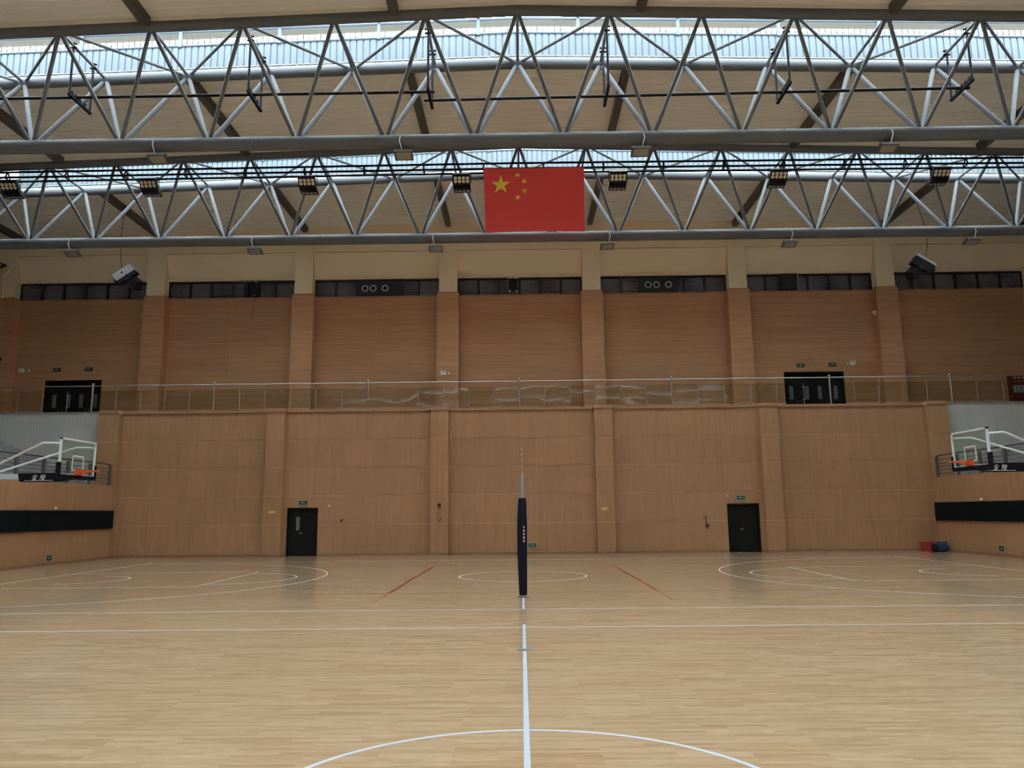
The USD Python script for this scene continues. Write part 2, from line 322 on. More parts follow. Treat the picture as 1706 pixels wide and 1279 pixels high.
# ------------------------------------------------------------------ stand front walls left and right, wood panels with a black display strip
for sgn, side in ((-1, 'left'), (1, 'right')):
    w_ = thing('wall_%s' % side, kind='structure', cat='wall', label='tan wood-panelled front wall of the %s-hand stand' % side)
    obj('backing_board', MB().box(min(sgn * SX + sgn * 0.012, sgn * (SX + 0.25)), max(sgn * SX + sgn * 0.012, sgn * (SX + 0.25)), -WY, WY, 0, 3.05), 'seam', w_)
    ys = np.arange(WY - 0.02, -WY, -2.4); zs = [0.1, 1.22, 2.10, 3.05]
    for j in range(len(ys)):
        y1, y0 = ys[j], max(ys[j] - 2.4, -WY)
        for r in range(3):
            x = sorted((sgn * SX, sgn * (SX + 0.02)))
            obj('panel', MB().box(x[0], x[1], y0 + 0.005, y1 - 0.005, zs[r] + 0.004, zs[r + 1] - 0.004), 'side%d' % rng.integers(0, 4), w_)
    x = sorted((sgn * (SX - 0.025), sgn * (SX + 0.02)))
    data(obj('baseboard_%s' % side, MB().box(x[0], x[1], -WY, WY - 0.03, 0, 0.1), 'skirt', kind='structure'), 'wooden skirting along the %s-hand stand wall' % side, 'skirting')
    ld = thing('display_strip', 'long black display strip along the %s-hand stand wall' % side, 'display', (sgn * (SX - 0.06), 18.0, 1.63))
    x = sorted((sgn * (SX - 0.09), sgn * (SX - 0.003)))
    obj('housing', MB().box(x[0], x[1], 2.0, 28.18, 1.25, 2.0), 'black', ld)
    for j in range(9):
        y1 = 28.145 - j * 2.9; xs = sorted((sgn * (SX - 0.096), sgn * (SX - 0.085)))
        obj('screen_panel', MB().box(xs[0], xs[1], max(y1 - 2.89, 2.03), y1, 1.28, 1.97), 'led', ld)
    # stepped stand behind the front wall
    st = thing('grandstand', 'grey concrete stepped seating rising behind the %s-hand wall' % side, 'stand', (sgn * 20, 10, 3.0))
    obj('platform', MB().box(*sorted((sgn * (SX + 0.27), sgn * (HX - 0.02))), -28.2, 28.16, 2.80, 3.03), 'concrete', st)
    for k in range(9):
        x0 = 18.55 + 0.82 * k
        if x0 > HX - 0.3: break
        obj('terrace_step', MB().box(*sorted((sgn * x0, sgn * (HX - 0.02))), -28.2, 27.3, 3.04 + 0.36 * k, 3.04 + 0.36 * (k + 1)), 'concrete', st)
    for k in range(15):
        x0 = 18.5 + 0.41 * k
        obj('aisle_step', MB().box(*sorted((sgn * x0, sgn * (x0 + 0.43))), 27.3, WY - 0.12 if x0 > 18.46 else 28.16, 3.04, 3.04 + 0.18 * (k + 1)), 'concrete', st)
    rl = thing('stand_railing', 'brown metal railing with level bars on the %s-hand stand wall' % side, 'railing', (sgn * (SX + 0.15), 28.1, 3.04))
    xr = sgn * (SX + 0.15)
    obj('handrail', MB().tube([(xr, 28.12, 3.86), (xr, 28.02, 3.95), (xr, 27.8, 3.96), (xr, 4.0, 3.98)], 0.03, 10), 'beam', rl, smooth=40)
    for j in range(15):
        yy = 28.08 - 1.55 * j
        obj('rail_post', MB().box(xr - 0.03, xr + 0.03, yy - 0.08, yy + 0.08, 3.04, 3.90), 'lampgrey', rl)
    for zz in (3.20, 3.34, 3.48, 3.62, 3.76): obj('rail_bar', MB().tube([(xr, 28.05, zz), (xr, 4.0, zz)], 0.013, 6), 'beam', rl, smooth=40)
    # grey sheeting behind the stand, under the balcony
    gb = thing('wall_%s_end' % side, kind='structure', cat='wall', label='grey ribbed sheet wall behind the %s-hand stand' % side)
    x0, x1 = 18.42, HX; n = 7; ww = (x1 - x0) / n
    for c in range(n):
        obj('sheet', MB().box(*sorted((sgn * (x0 + c * ww + 0.003), sgn * (x0 + (c + 1) * ww - 0.003))), WY - 0.06, WY + 0.05, 3.04, BZ), 'greypanel', gb)
    obj('coping', MB().box(*sorted((sgn * x0, sgn * x1)), WY - 0.10, WY + 0.1, BZ - 0.03, BZ + 0.01), 'galv', gb)
    # outer side wall of the hall
    ow = thing('wall_%s_outer' % side, kind='structure', cat='wall', label='tall outer side wall behind the %s-hand stand' % side)
    obj('wall_face', MB().box(*sorted((sgn * HX, sgn * (HX + 0.3))), -UY, UY + 0.3, 0, 12.4), 'sidewall', ow)
    obj('upper_band', MB().box(*sorted((sgn * HX, sgn * (HX + 0.3))), -UY, UY + 0.3, 12.4, 16.6), 'sidewall', ow)
# ------------------------------------------------------------------ balcony slab and upper end wall
bs = thing('balcony', kind='structure', cat='balcony', label='balcony slab running along the end wall')
obj('slab', MB().box(-HX, HX, WY + 0.05, UY + 0.4, BZ - 0.22, BZ - 0.01), 'concrete', bs)
wu = thing('wall_back_upper', kind='structure', cat='wall', label='dark orange wood-slatted upper end wall behind the balcony')
UX = [-25.3, -17.86, -10.57, -3.48, 3.54, 10.66, 17.82, 25.2]
UD = [(-23.2, -20.44), (12.76, 15.64)]
UDH = 8.33
uholes = [(a, b, 0, UDH) for a, b in UD]
mb = MB()
cut_box(mb, -HX, 0, UY + 0.012, UY + 0.3, BZ, 12.36, uholes[:1]); cut_box(mb, 0, HX, UY + 0.012, UY + 0.3, BZ, 12.36, uholes[1:])
obj('backing_board', mb, 'seam_up', wu)
NR = 10; zr = np.linspace(BZ, 12.36, NR + 1)
for i in range(len(UX) - 1):
    xa, xb = UX[i] + 0.52, UX[i + 1] - 0.52
    for r in range(NR):
        for c in range(2):
            mb = MB(); w = (xb - xa) / 2
            cut_box(mb, xa + c * w + 0.002, xa + (c + 1) * w - 0.002, UY, UY + 0.02, zr[r] + 0.003, zr[r + 1] - 0.003, uholes)
            if mb.n: obj('panel', mb, 'up%d' % rng.integers(0, 4), wu)
for px in UX:
    pl = group_part('pilaster', wu)
    for r in range(NR):
        obj('panel', MB().box(px - 0.53, px + 0.53, UPY, UY + 0.015, zr[r] + 0.003, zr[r + 1] - 0.003), 'upil%d' % rng.integers(0, 4), pl)
    obj('pilaster_core', MB().box(px - 0.52, px + 0.52, UPY + 0.01, UY + 0.02, BZ, 12.40), 'seam_up', pl)
    obj('column', MB().box(px - 0.44, px + 0.44, UPY + 0.03, UY + 0.2, 12.40, 16.3), 'cream', wu, label='cream painted column above the pilaster')
# cream band above the louvres: leans out to a crease, then stands upright
for i in range(len(UX) - 1):
    xa, xb = UX[i] + 0.43, UX[i + 1] - 0.43
    pg = sg.Polygon([(UY - 0.02, 13.25), (UY - 0.02, 13.33), (UPY + 0.09, 14.50), (UPY + 0.09, 14.50), (UPY + 0.14, 14.50), (UPY + 0.14, 14.54), (UPY + 0.07, 14.54), (UPY + 0.07, 16.3), (UY + 0.3, 16.3), (UY + 0.3, 13.25)])
    T = np.array([[0, 0, 1, xa], [1, 0, 0, 0], [0, 1, 0, 0], [0, 0, 0, 1.0]])
    obj('cream_panel', MB().poly(pg, xb - xa, T), 'cream', wu)
mb = MB()
for i in range(len(UX) - 1): mb.box(UX[i] + 0.43, UX[i + 1] - 0.43, UY - 0.16, UY + 0.02, 13.24, 13.30)
obj('lintel_trim', mb, 'cream', wu)
mb = MB()
for i in range(len(UX) - 1): mb.box(UX[i] + 0.52, UX[i + 1] - 0.52, UY - 0.05, UY + 0.2, 12.34, 12.385)
obj('sill_trim', mb, 'seam_up', wu)
# louvred window bands
names = ['far left', 'second from left', 'third from left', 'middle', 'third from right', 'second from right', 'far right']
for i in range(len(UX) - 1):
    xa, xb = UX[i] + 0.45, UX[i + 1] - 0.45; n = 6; w = (xb - xa) / n
    wn = thing('window_%d' % (i + 1), kind='structure', cat='louvre window', loc=((xa + xb) / 2, UY + 0.05, 12.8), label='dark louvred window band, %s bay of the upper wall' % names[i])
    obj('dark_backing', MB().box(xa, xb, UY + 0.16, UY + 0.2, 12.38, 13.26), 'void', wn)
    obj('frame', MB().box(xa, xb, UY + 0.0, UY + 0.16, 13.17, 13.26).box(xa, xb, UY, UY + 0.16, 12.38, 12.41), 'louvreframe', wn)
    for c in range(n + 1): obj('mullion', MB().box(xa + c * w - 0.055, xa + c * w + 0.055, UY - 0.01, UY + 0.15, 12.39, 13.2), 'louvreframe', wn)
    for c in range(n):
        mb = MB()
        for s in range(12):
            z = 12.44 + s * 0.062
            mb.obox((xa + (c + 0.5) * w, UY + 0.08, z), (w / 2 - 0.05, 0, 0), (0, 0.032, 0.018), (0, -0.002, 0.0035))
        obj('louvre_slats', mb, 'louvre', wn, kind='stuff')
# upper doors on the balcony
for k, (a, b) in enumerate(UD):
    d = thing('door_%d' % (k + 3), kind='structure', cat='door', loc=((a + b) / 2, UY, BZ), label='black four-leaf glazed balcony door at the far left' if k == 0 else 'black four-leaf glazed balcony door in the right part of the upper wall')
    obj('door_frame', MB().box(a, a + 0.06, UY - 0.01, UY + 0.3, BZ, UDH).box(b - 0.06, b, UY - 0.01, UY + 0.3, BZ, UDH).box(a, b, UY - 0.01, UY + 0.3, UDH - 0.06, UDH), 'door', d)
    obj('transom_panel', MB().box(a + 0.06, b - 0.06, UY + 0.24, UY + 0.28, BZ + 1.5, UDH - 0.06), 'void', d)
    obj('door_stop', MB().box(a - 0.02, b + 0.02, UY + 0.30, UY + 0.34, BZ, UDH + 0.02), 'void', d)
    w = (b - a - 0.12) / 4
    for c in range(4):
        x0 = a + 0.06 + c * w
        lf = obj('door_leaf', MB().box(x0 + 0.006, x0 + w - 0.006, UY + 0.22, UY + 0.26, BZ, BZ + 1.5), 'door', d)
        xg = x0 + (0.22 if c % 2 == 0 else w - 0.40)
        obj('vision_glass', MB().box(xg, xg + 0.19, UY + 0.213, UY + 0.23, BZ + 0.72, BZ + 1.38), 'doorglass', lf)
        obj('door_handle', MB().tube([(x0 + (w - 0.08 if c % 2 == 0 else 0.08), UY + 0.19, BZ + 0.55), (x0 + (w - 0.08 if c % 2 == 0 else 0.08), UY + 0.19, BZ + 0.68)], 0.012, 6), 'stainless', lf)
# other end of the hall behind the camera, mirror of this one
wf = thing('wall_front', kind='structure', cat='wall', label='opposite end wall of the hall')
obj('lower_face', MB().box(-20, 20, -WY - 0.2, -WY, 0, BZ), 'low1', wf); obj('upper_face', MB().box(-HX, HX, -UY - 0.3, -UY, BZ, 12.4), 'up1', wf)
obj('upper_band', MB().box(-HX, HX, -UY - 0.3, -UY, 12.4, 16.4), 'cream', wf); obj('slab', MB().box(-HX, HX, -UY, -WY, BZ - 0.2, BZ), 'concrete', wf)
for i in range(7):
    xa, xb = UX[i] + 0.45, UX[i + 1] - 0.45
    obj('louvre_band', MB().box(xa, xb, -UY - 0.02, -UY + 0.03, 12.38, 13.25), 'louvre', wf)
for sgn in (-1, 1): obj('side_face', MB().box(*sorted((sgn * 18.4, sgn * HX)), -WY - 0.1, -WY + 0.05, 0, BZ), 'greypanel', wf)

# ------------------------------------------------------------------ roof: corrugated deck strips, beams
ce = thing('ceiling', kind='structure', cat='ceiling', label='beige corrugated roof deck with dark beams')
HALF = 1.38
DZ = 16.10
gaps = []
yy = -UY - 0.3
for y in YT: gaps.append((yy, y - HALF)); yy = y + HALF
gaps.append((yy, UY + 0.3))
def deck_strip(y0, y1):
    n = max(2, int(round((y1 - y0) / 0.25))); p = (y1 - y0) / n; prof = []
    for i in range(n): prof += [(y0 + p * i, 0.020), (y0 + p * (i + 0.42), 0.020), (y0 + p * (i + 0.5), 0.0), (y0 + p * (i + 0.92), 0.0)]
    prof.append((y1, 0.020)); prof = np.array(prof)
    for s in (-1, 1):
        a = np.stack([np.zeros(len(prof)), prof[:, 0], DZ + prof[:, 1]], 1); b = a.copy(); b[:, 0] = s * (HX + 0.3); b[:, 2] -= SLOPE * (HX + 0.3)
        t = np.array([0, 0, 0.12]); mb = MB()
        mb.quadstrip(a, b) if s > 0 else mb.quadstrip(b, a)
        mb.quadstrip(b + t, a + t) if s > 0 else mb.quadstrip(a + t, b + t)
        obj('deck_sheet', mb, 'deck', ce)
for (y0, y1) in gaps:
    deck_strip(y0, y1)
    for px in UX[1:-1] + [-24.6, 24.6]:
        z = DZ - SLOPE * abs(px); obj('roof_beam', MB().box(px - 0.12, px + 0.12, max(y0 - 0.06, -UY - 0.2), min(y1 + 0.06, UPY + 0.2), z - 0.27, z + 0.005), 'beam', ce)
    for ye in (y0 - 0.03, y1 + 0.03):
        if abs(ye) > 31: continue
        for s in (-1, 1):
            mb = MB(); mb.add([(0, ye - 0.04, DZ - 0.15), (0, ye + 0.04, DZ - 0.15), (0, ye + 0.04, DZ + 0.02), (0, ye - 0.04, DZ + 0.02)] + [(s * HX, ye - 0.04, DZ - 0.15 - SLOPE * HX), (s * HX, ye + 0.04, DZ - 0.15 - SLOPE * HX), (s * HX, ye + 0.04, DZ + 0.02 - SLOPE * HX), (s * HX, ye - 0.04, DZ + 0.02 - SLOPE * HX)],
                             [(0, 1, 5, 4), (1, 2, 6, 5), (2, 3, 7, 6), (3, 0, 4, 7)])
            obj('edge_flashing', mb, 'deck', ce)
# ------------------------------------------------------------------ glazed roof monitors over the trusses
MX = 21.4
def monitor(y0, label):
    t = thing('roof_skylight', label, 'skylight', (0, y0, 16.0), kind='structure')
    zc = lambda x, z: z - SLOPE * abs(x)
    for side in (1, -1):
        yb = side * (HALF + 0.05)
        n = 40; xs = np.linspace(-MX, MX, n + 1)
        for c in range(n):        # ribbed sheets, ribs every 0.22 m
            x0, x1 = xs[c], xs[c + 1]; px = [];  k = 5; dx = (x1 - x0) / k
            for i in range(k): px += [(x0 + i * dx, 0.0), (x0 + i * dx + 0.16, 0.0), (x0 + i * dx + 0.175, 0.028), (x0 + i * dx + 0.2, 0.028)]
            px.append((x1, 0.0))
            lo = [(x, yb + side * d, zc(x, 0.11)) for x, d in px]; hi = [(x, yb + side * d, zc(x, 1.03)) for x, d in px]
            mb = MB()
            mb.quadstrip(lo, hi) if side < 0 else mb.quadstrip(hi, lo)
            o = np.array([0, side * 0.03, 0]); mb.quadstrip(np.array(hi) + o, np.array(lo) + o) if side < 0 else mb.quadstrip(np.array(lo) + o, np.array(hi) + o)
            obj('wall_sheet', mb, 'sheet', t, world=False)
        for s in (-1, 1):
            obj('sill_rail', MB().tube([(0, yb, zc(0, 1.05)), (s * MX, yb, zc(MX, 1.05))], 0.035, 6), 'rail_blue', t, world=False)
            obj('head_rail', MB().tube([(0, yb, zc(0, 1.56)), (s * MX, yb, zc(MX, 1.56))], 0.055, 8), 'rail_blue', t, world=False)
            a = [(0, yb + side * 0.02, zc(0, 1.60)), (0, yb + side * 0.50, zc(0, 1.61))]; b = [(s * MX, yb + side * 0.02, zc(MX, 1.60)), (s * MX, yb + side * 0.50, zc(MX, 1.61))]
            obj('eave_sheet', MB().quadstrip(a, b).quadstrip(np.array(b) + (0, 0, 0.03), np.array(a) + (0, 0, 0.03)), 'eave', t, world=False)
            mb = MB(); xs2 = np.linspace(0, s * MX, 240); pr = [(x, yb + side * (0.51 + 0.03 * (i % 2)), zc(x, 1.55)) for i, x in enumerate(xs2)]; pl_ = [(x, y, z - 1.05) for x, y, z in pr]
            obj('outer_sheet', mb.quadstrip(pr, pl_), 'poly', t, world=False)
            mb = MB()
            for i in range(110):
                x = s * (0.1 + 0.193 * i)
                mb.box(x - 0.011, x + 0.011, min(yb + side * 0.46, yb + side * 0.49), max(yb + side * 0.46, yb + side * 0.49), zc(x, 0.6), zc(x, 1.6))
            obj('vent_bars', mb, 'speakergrey', t, world=False, kind='stuff')
    for x in np.arange(-20.6, 21, 3.22):
        x = x + 0.05
        for side in (1, -1):
            yb = side * (HALF + 0.05); obj('vent_post', MB().box(x - 0.05, x + 0.05, yb - 0.05, yb + 0.05, zc(x, 1.0), zc(x, 1.6)), 'rail_blue', t, world=False)
            obj('rafter', MB().tube([(x, yb, zc(x, 1.58)), (x, 0, zc(x, 1.88))], 0.045, 6), 'rail_blue', t, world=False)
    for side in (1, -1):
        yb = side * (HALF + 0.05)
        for c in range(13):
            x0, x1 = -MX + 2 * MX / 13 * c, -MX + 2 * MX / 13 * (c + 1)
            obj('glazing', MB().add([(x0, yb, zc(x0, 1.64)), (x1, yb, zc(x1, 1.64)), (x1, 0, zc(x1, 1.94)), (x0, 0, zc(x0, 1.94))], [(0, 1, 2, 3) if side < 0 else (3, 2, 1, 0)]), 'roofglass', t, world=False)
    for s in (-1, 1):
        x = s * MX; obj('end_wall', MB().add([(x, -HALF - 0.05, zc(x, -0.05)), (x, HALF + 0.05, zc(x, -0.05)), (x, HALF + 0.05, zc(x, 1.64)), (x, 0, zc(x, 1.94)), (x, -HALF - 0.05, zc(x, 1.64))], [(0, 1, 2), (0, 2, 3), (0, 3, 4)]), 'deck', t, world=False)
        a, b = sorted((x, s * (HX + 0.2)))
        obj('end_deck', MB().add([(a, -HALF, zc(a, 0.1)), (b, -HALF, zc(b, 0.1)), (b, HALF, zc(b, 0.1)), (a, HALF, zc(a, 0.1))], [(0, 1, 2, 3)]), 'deck', t, world=False)
    return t
mon = monitor(YT[-2], 'long glazed roof monitor with white ribbed sheets over the nearer roof truss')
for y in YT:
    if y == YT[-2]: continue
    o = dup(mon, (0, y, 16.0), 'long glazed roof monitor with white ribbed sheets over the farther roof truss' if y == YT[-1] else 'glazed roof monitor overhead, out of the frame', group=None if y == YT[-1] else 'roof monitors out of the frame')
    data(o, kind='structure')

# ------------------------------------------------------------------ tubular roof trusses
ZB, ZT, TW = 12.61 - 16.0, 15.87 - 16.0, 1.27
def truss(y0, label):
    t = thing('roof_truss', label, 'truss', (0, y0, 16.0)); ox = 0.03
    ZTS = {-1: (15.93 - 16.0, 0.0315), 1: (ZT, SLOPE)}
    top = lambda i, s: np.array([ox + i * PANEL, s * TW, ZTS[s][0] - ZTS[s][1] * abs(i) * PANEL]); bot = lambda i: np.array([ox + (i + 0.5) * PANEL, 0, ZB])
    N = 9
    o = lambda n, mb: obj(n, mb, 'steel', t, smooth=40, world=False)
    xe = HX + 0.1
    o('bottom_chord', MB().tube([(-xe, 0, ZB), (xe, 0, ZB)], 0.205, 20))
    for s in (-1, 1): o('top_chord', MB().tube([(-xe, s * TW, ZTS[s][0] - ZTS[s][1] * xe), (ox, s * TW, ZTS[s][0]), (xe, s * TW, ZTS[s][0] - ZTS[s][1] * xe)], 0.152 if s < 0 else 0.165, 18))
    for i in range(-N, N):
        for s, r in ((-1, 0.058), (1, 0.072)):
            for k in (i, i + 1): o('diagonal', MB().tube([bot(i), top(k, s)], r, 10))
    for i in range(-N, N + 1):
        o('lacing', MB().tube([top(i, -1), top(i, 1)], 0.046, 8))
        if i % 2 == 1:
            for k in (i - 1, i + 1): o('lacing', MB().tube([top(i, -1), top(k, 1)], 0.046, 8))
    for x in (-7.9, 7.85): o('chord_joint', MB().tube([(x - 0.02, 0, ZB), (x + 0.02, 0, ZB)], 0.215, 20))
    return t
tr = truss(YT[-2], 'nearer grey tubular roof truss, carrying a dark lighting pipe')
dup(tr, (0, YT[-1], 16.0), 'farther grey tubular roof truss behind the red flag')

# ------------------------------------------------------------------ balcony railing: posts, handrail, glass panes
br = thing('balcony_railing', 'stainless balcony railing with tall ball-topped posts and glass panes', 'railing', (0, WY + 0.08, BZ))
RY = WY + 0.08
POSTS = [-25.6, -18.98, -13.57, -6.74, -0.05, 6.65, 13.59, 18.87, 25.6]
obj('handrail', MB().tube([(-HX, RY, 7.47), (HX, RY, 7.47)], 0.028, 10), 'stainless', br, smooth=40)
for x in POSTS:
    mb = MB(); mb.tube([(x, RY, BZ - 0.01), (x, RY, 7.50)], 0.042, 12); mb.ball((x, RY, 7.545), 0.058); mb.cone((x, RY, BZ - 0.01), (0, 0, 1), 0.075, 0.075, 0.02)
    obj('post', mb, 'stainless', br, smooth=40)
for a, b in zip(POSTS[:-1], POSTS[1:]):
    n = max(2, int(round((b - a) / 1.14))); w = (b - a) / n
    for c in range(n):
        x0, x1 = a + c * w, a + (c + 1) * w
        if c:
            mb = MB(); mb.tube([(x0, RY, BZ - 0.01), (x0, RY, 7.22)], 0.016, 8)
            for z in (6.52, 7.05): mb.box(x0 - 0.07, x0 + 0.07, RY - 0.012, RY + 0.012, z - 0.012, z + 0.012)
            obj('baluster', mb, 'stainless', br, smooth=40)
        tilt = 0.0055 + rng.normal(0, 0.003)
        v = [(x0 + 0.03, RY - tilt, 6.38), (x1 - 0.03, RY - tilt, 6.38), (x1 - 0.03, RY + tilt, 7.25), (x0 + 0.03, RY + tilt, 7.25)]
        obj('glass_pane', MB().add(v, [(0, 1, 2, 3)]), 'glass', br)

# ------------------------------------------------------------------ flag with five stars, hung on the lighting truss
FX0, FX1, FZ0, FZ1, FY = -1.33, 2.55, 12.26, 14.86, 23.02
def fy(x, z):
    u = (x - FX0) / (FX1 - FX0); v = (FZ1 - z) / (FZ1 - FZ0)
    return FY + 0.03 * np.sin(5.2 * u + 2.0 * v) * v + 0.045 * np.exp(-((u - 0.90 + 0.10 * v) / 0.05) ** 2) * v + 0.018 * np.exp(-((v - 0.045) / 0.018) ** 2)
fg = thing('flag', 'red flag with five yellow stars hung flat from the lighting truss', 'flag', ((FX0 + FX1) / 2, FY, FZ1))
nx, nz = 70, 50; V = []
for k in range(nz + 1):
    for i in range(nx + 1):
        u, v = i / nx, k / nz; x = FX0 + u * (FX1 - FX0); x += (0.09 * v * (1 - 2 * u)) * (0.9 if u < .5 else 0.45); z = FZ1 - v * (FZ1 - FZ0) * (1 - 0.012 * math.sin(3.1 * u))
        V.append((x, float(fy(x, z)), z))
F = [(k * (nx + 1) + i, (k + 1) * (nx + 1) + i, (k + 1) * (nx + 1) + i + 1, k * (nx + 1) + i + 1) for k in range(nz) for i in range(nx)]
obj('cloth', MB().add(V, F), 'flag', fg, smooth=True)
for k in range(7):
    x = FX0 + 0.1 + k * (FX1 - FX0 - 0.2) / 6
    obj('tie', MB().tube([(x, 23.02, 14.84), (x, 23.03, 14.915), (x, 23.10, 14.925), (x, 23.12, 14.86), (x, 23.04, 14.84)], 0.008, 6), 'navybar', fg)
ug = (FX1 - FX0) / 30
def star_part(gx, gy, R, point):
    cx, cz = FX0 + 0.02 + gx * ug, FZ1 - 0.03 - gy * ug * 1.0; pts = []
    for k in range(10):
        a = point + k * math.pi / 5; r = R * ug * (1 if k % 2 == 0 else 0.382); pts.append((cx + r * math.cos(a), cz + r * math.sin(a)))
    c = [(cx, cz)] + pts; v = []
    for x, z in c: v.append((x, float(fy(x, z)) - 0.012, z))
    obj('star', MB().add(v, [(0, 1 + k, 1 + (k + 1) % 10) for k in range(10)]), 'star', fg)
star_part(5, 5, 3, math.pi / 2)
for gx, gy in ((10, 2), (12, 4), (12, 7), (10, 9)): star_part(gx, gy, 1, math.atan2(gy - 5, 5 - gx) * 1 + 0.0)

# ------------------------------------------------------------------ lighting truss with LED floodlights
lt = thing('lighting_truss', 'dark three-rail lighting truss hung across the farther roof truss', 'lighting truss', (0, 23.25, 15.0))
zr_ = lambda x: -0.004 * abs(x)
RA = [('rail', 23.22, 15.16), ('rail', 23.08, 14.88), ('rail', 23.42, 14.86)]
for nme, y, z in RA:
    for s in (-1, 1): obj(nme, MB().tube([(0, y, z), (s * 22.5, y, z - 0.09)], 0.042, 8), 'navybar', lt, smooth=40)
for k in range(-9, 10):
    x = k * 2.33 + 1.0; dz = zr_(x); p = [np.array((x, y, z + dz)) for _, y, z in RA]; mb = MB()
    mb.tube([p[0], p[1]], 0.03, 6); mb.tube([p[1], p[2]], 0.03, 6); mb.tube([p[2], p[0]], 0.03, 6)
    obj('bracket', mb, 'navybar', lt)
for k in range(-8, 9, 2):
    x = k * PANEL + 0.25; obj('suspension_rod', MB().tube([(x, 23.22, 15.16 + zr_(x)), (x, 23.22, ZT + 16 - SLOPE * abs(x))], 0.012, 6), 'navybar', lt)
LX = [-19.95, -14.47, -8.24, -2.20, 3.90, 10.12, 16.40]
def flood(x, label):
    t = thing('floodlight', label, 'floodlight', (x, 23.22, 14.80), group=None)
    dn = np.array([0, 0.80, -0.60]); dn /= np.linalg.norm(dn); nrm = np.array([0, -0.60, -0.80]); nrm /= np.linalg.norm(nrm)
    base = np.array([0, -0.02, -0.04])
    def head(n0, L_, rows, dirn, nn, org, lens='lens'):
        c = org + dirn * L_ / 2
        h = obj(n0, MB().obox(c, (0.335, 0, 0), dirn * L_ / 2, nn * 0.045), 'black', t, world=False)
        for r in rows:
            for q in range(4):
                p = org + dirn * r + np.array([-0.235 + 0.157 * q, 0, 0]) + nn * 0.046
                obj('reflector', MB().cone(p, nn, 0.062, 0.068, 0.012, 14), lens, h, world=False)
        for q in range(6): obj('cooling_fin', MB().obox(c + np.array([-0.3 + 0.12 * q, 0, 0]) - nn * 0.09, (0.01, 0, 0), dirn * L_ * 0.45, nn * 0.05), 'black', h, world=False)
    head('lamp_head', 0.47, (0.17, 0.30), np.array([0, 0.62, -0.785]), np.array([0, -0.785, -0.62]), base)
    head('lamp_head', 0.36, (0.24,), np.array([0, 0.97, -0.24]), np.array([0, -0.24, -0.97]), base + np.array([0, 0.31, -0.39]), 'lensdim')
    mb = MB()
    for s in (-1, 1): mb.tube([(s * 0.36, 0.20, 0.06), (s * 0.36, 0.26, -0.32)], 0.018, 6)
    mb.tube([(-0.36, 0.20, 0.06), (0.36, 0.20, 0.06)], 0.022, 8)
    obj('yoke', mb, 'black', t, world=False)
    return t
FLB = ['cut by the left frame edge', 'leftmost one fully in view', 'second from the left fully in view', 'just left of the flag', 'just right of the flag', 'second to the right of the flag', 'rightmost one']
fl0 = flood(LX[0], 'black LED floodlight on the lighting truss, ' + FLB[0])
for x, s in zip(LX[1:], FLB[1:]): dup(fl0, (x, 23.22, 14.80), 'black LED floodlight on the lighting truss, ' + s, group=None)

# ------------------------------------------------------------------ dark pipe in trapeze hangers on the nearer truss
pp = thing('lighting_pipe', 'thin dark lighting pipe lying in hangers on the nearer truss', 'pipe', (0, 16.3, 14.0))
obj('pipe', MB().tube([(-20.0, 16.10, 14.045), (-2.45, 16.10, 14.05)], 0.045, 10), 'black', pp, smooth=40)
obj('pipe', MB().tube([(-2.8, 16.55, 14.04), (13.4, 16.30, 14.03)], 0.045, 10), 'black', pp, smooth=40)
def hanger(x, label):
    t = thing('pipe_hanger', label, 'hanger', (x, 16.3, 14.0))
    lz = lambda y: 15.87 - SLOPE * abs(x) - 14.0
    for y in (-0.52, 0.55): obj('rod', MB().tube([(0, y, -0.02), (0, y, lz(y) + 0.10)], 0.034, 8), 'navybar', t, world=False)
    obj('cross_bar', MB().box(-0.04, 0.04, -0.56, 0.60, -0.07, 0.0), 'navybar', t, world=False)
    for y in (-0.52, 0.55): obj('beam_clamp', MB().box(-0.10, 0.10, y - 0.035, y + 0.035, lz(y) - 0.075, lz(y) - 0.05).box(-0.10, 0.10, y - 0.035, y + 0.035, lz(y) + 0.05, lz(y) + 0.075), 'navybar', t, world=False)
    for y in (-0.40, -0.2, 0.0, 0.25): obj('pipe_clamp', MB().box(-0.035, 0.035, y - 0.045, y + 0.045, 0.0, 0.10).tube([(0, y, 0.05), (0.0, y, 0.15)], 0.02, 6), 'black', t, world=False)
    return t
HXS = [5 * -PANEL + 0.03, 3 * -PANEL + 0.03, -PANEL + 0.03, PANEL + 0.03, 3 * PANEL + 0.03, 5 * PANEL + 0.03]
HL = ['leftmost', 'second from left', 'third from left', 'third from right', 'second from right', 'rightmost']
for x, s in zip(HXS, HL): hanger(x, 'dark trapeze pipe hanger on the nearer truss, %s of six' % s)

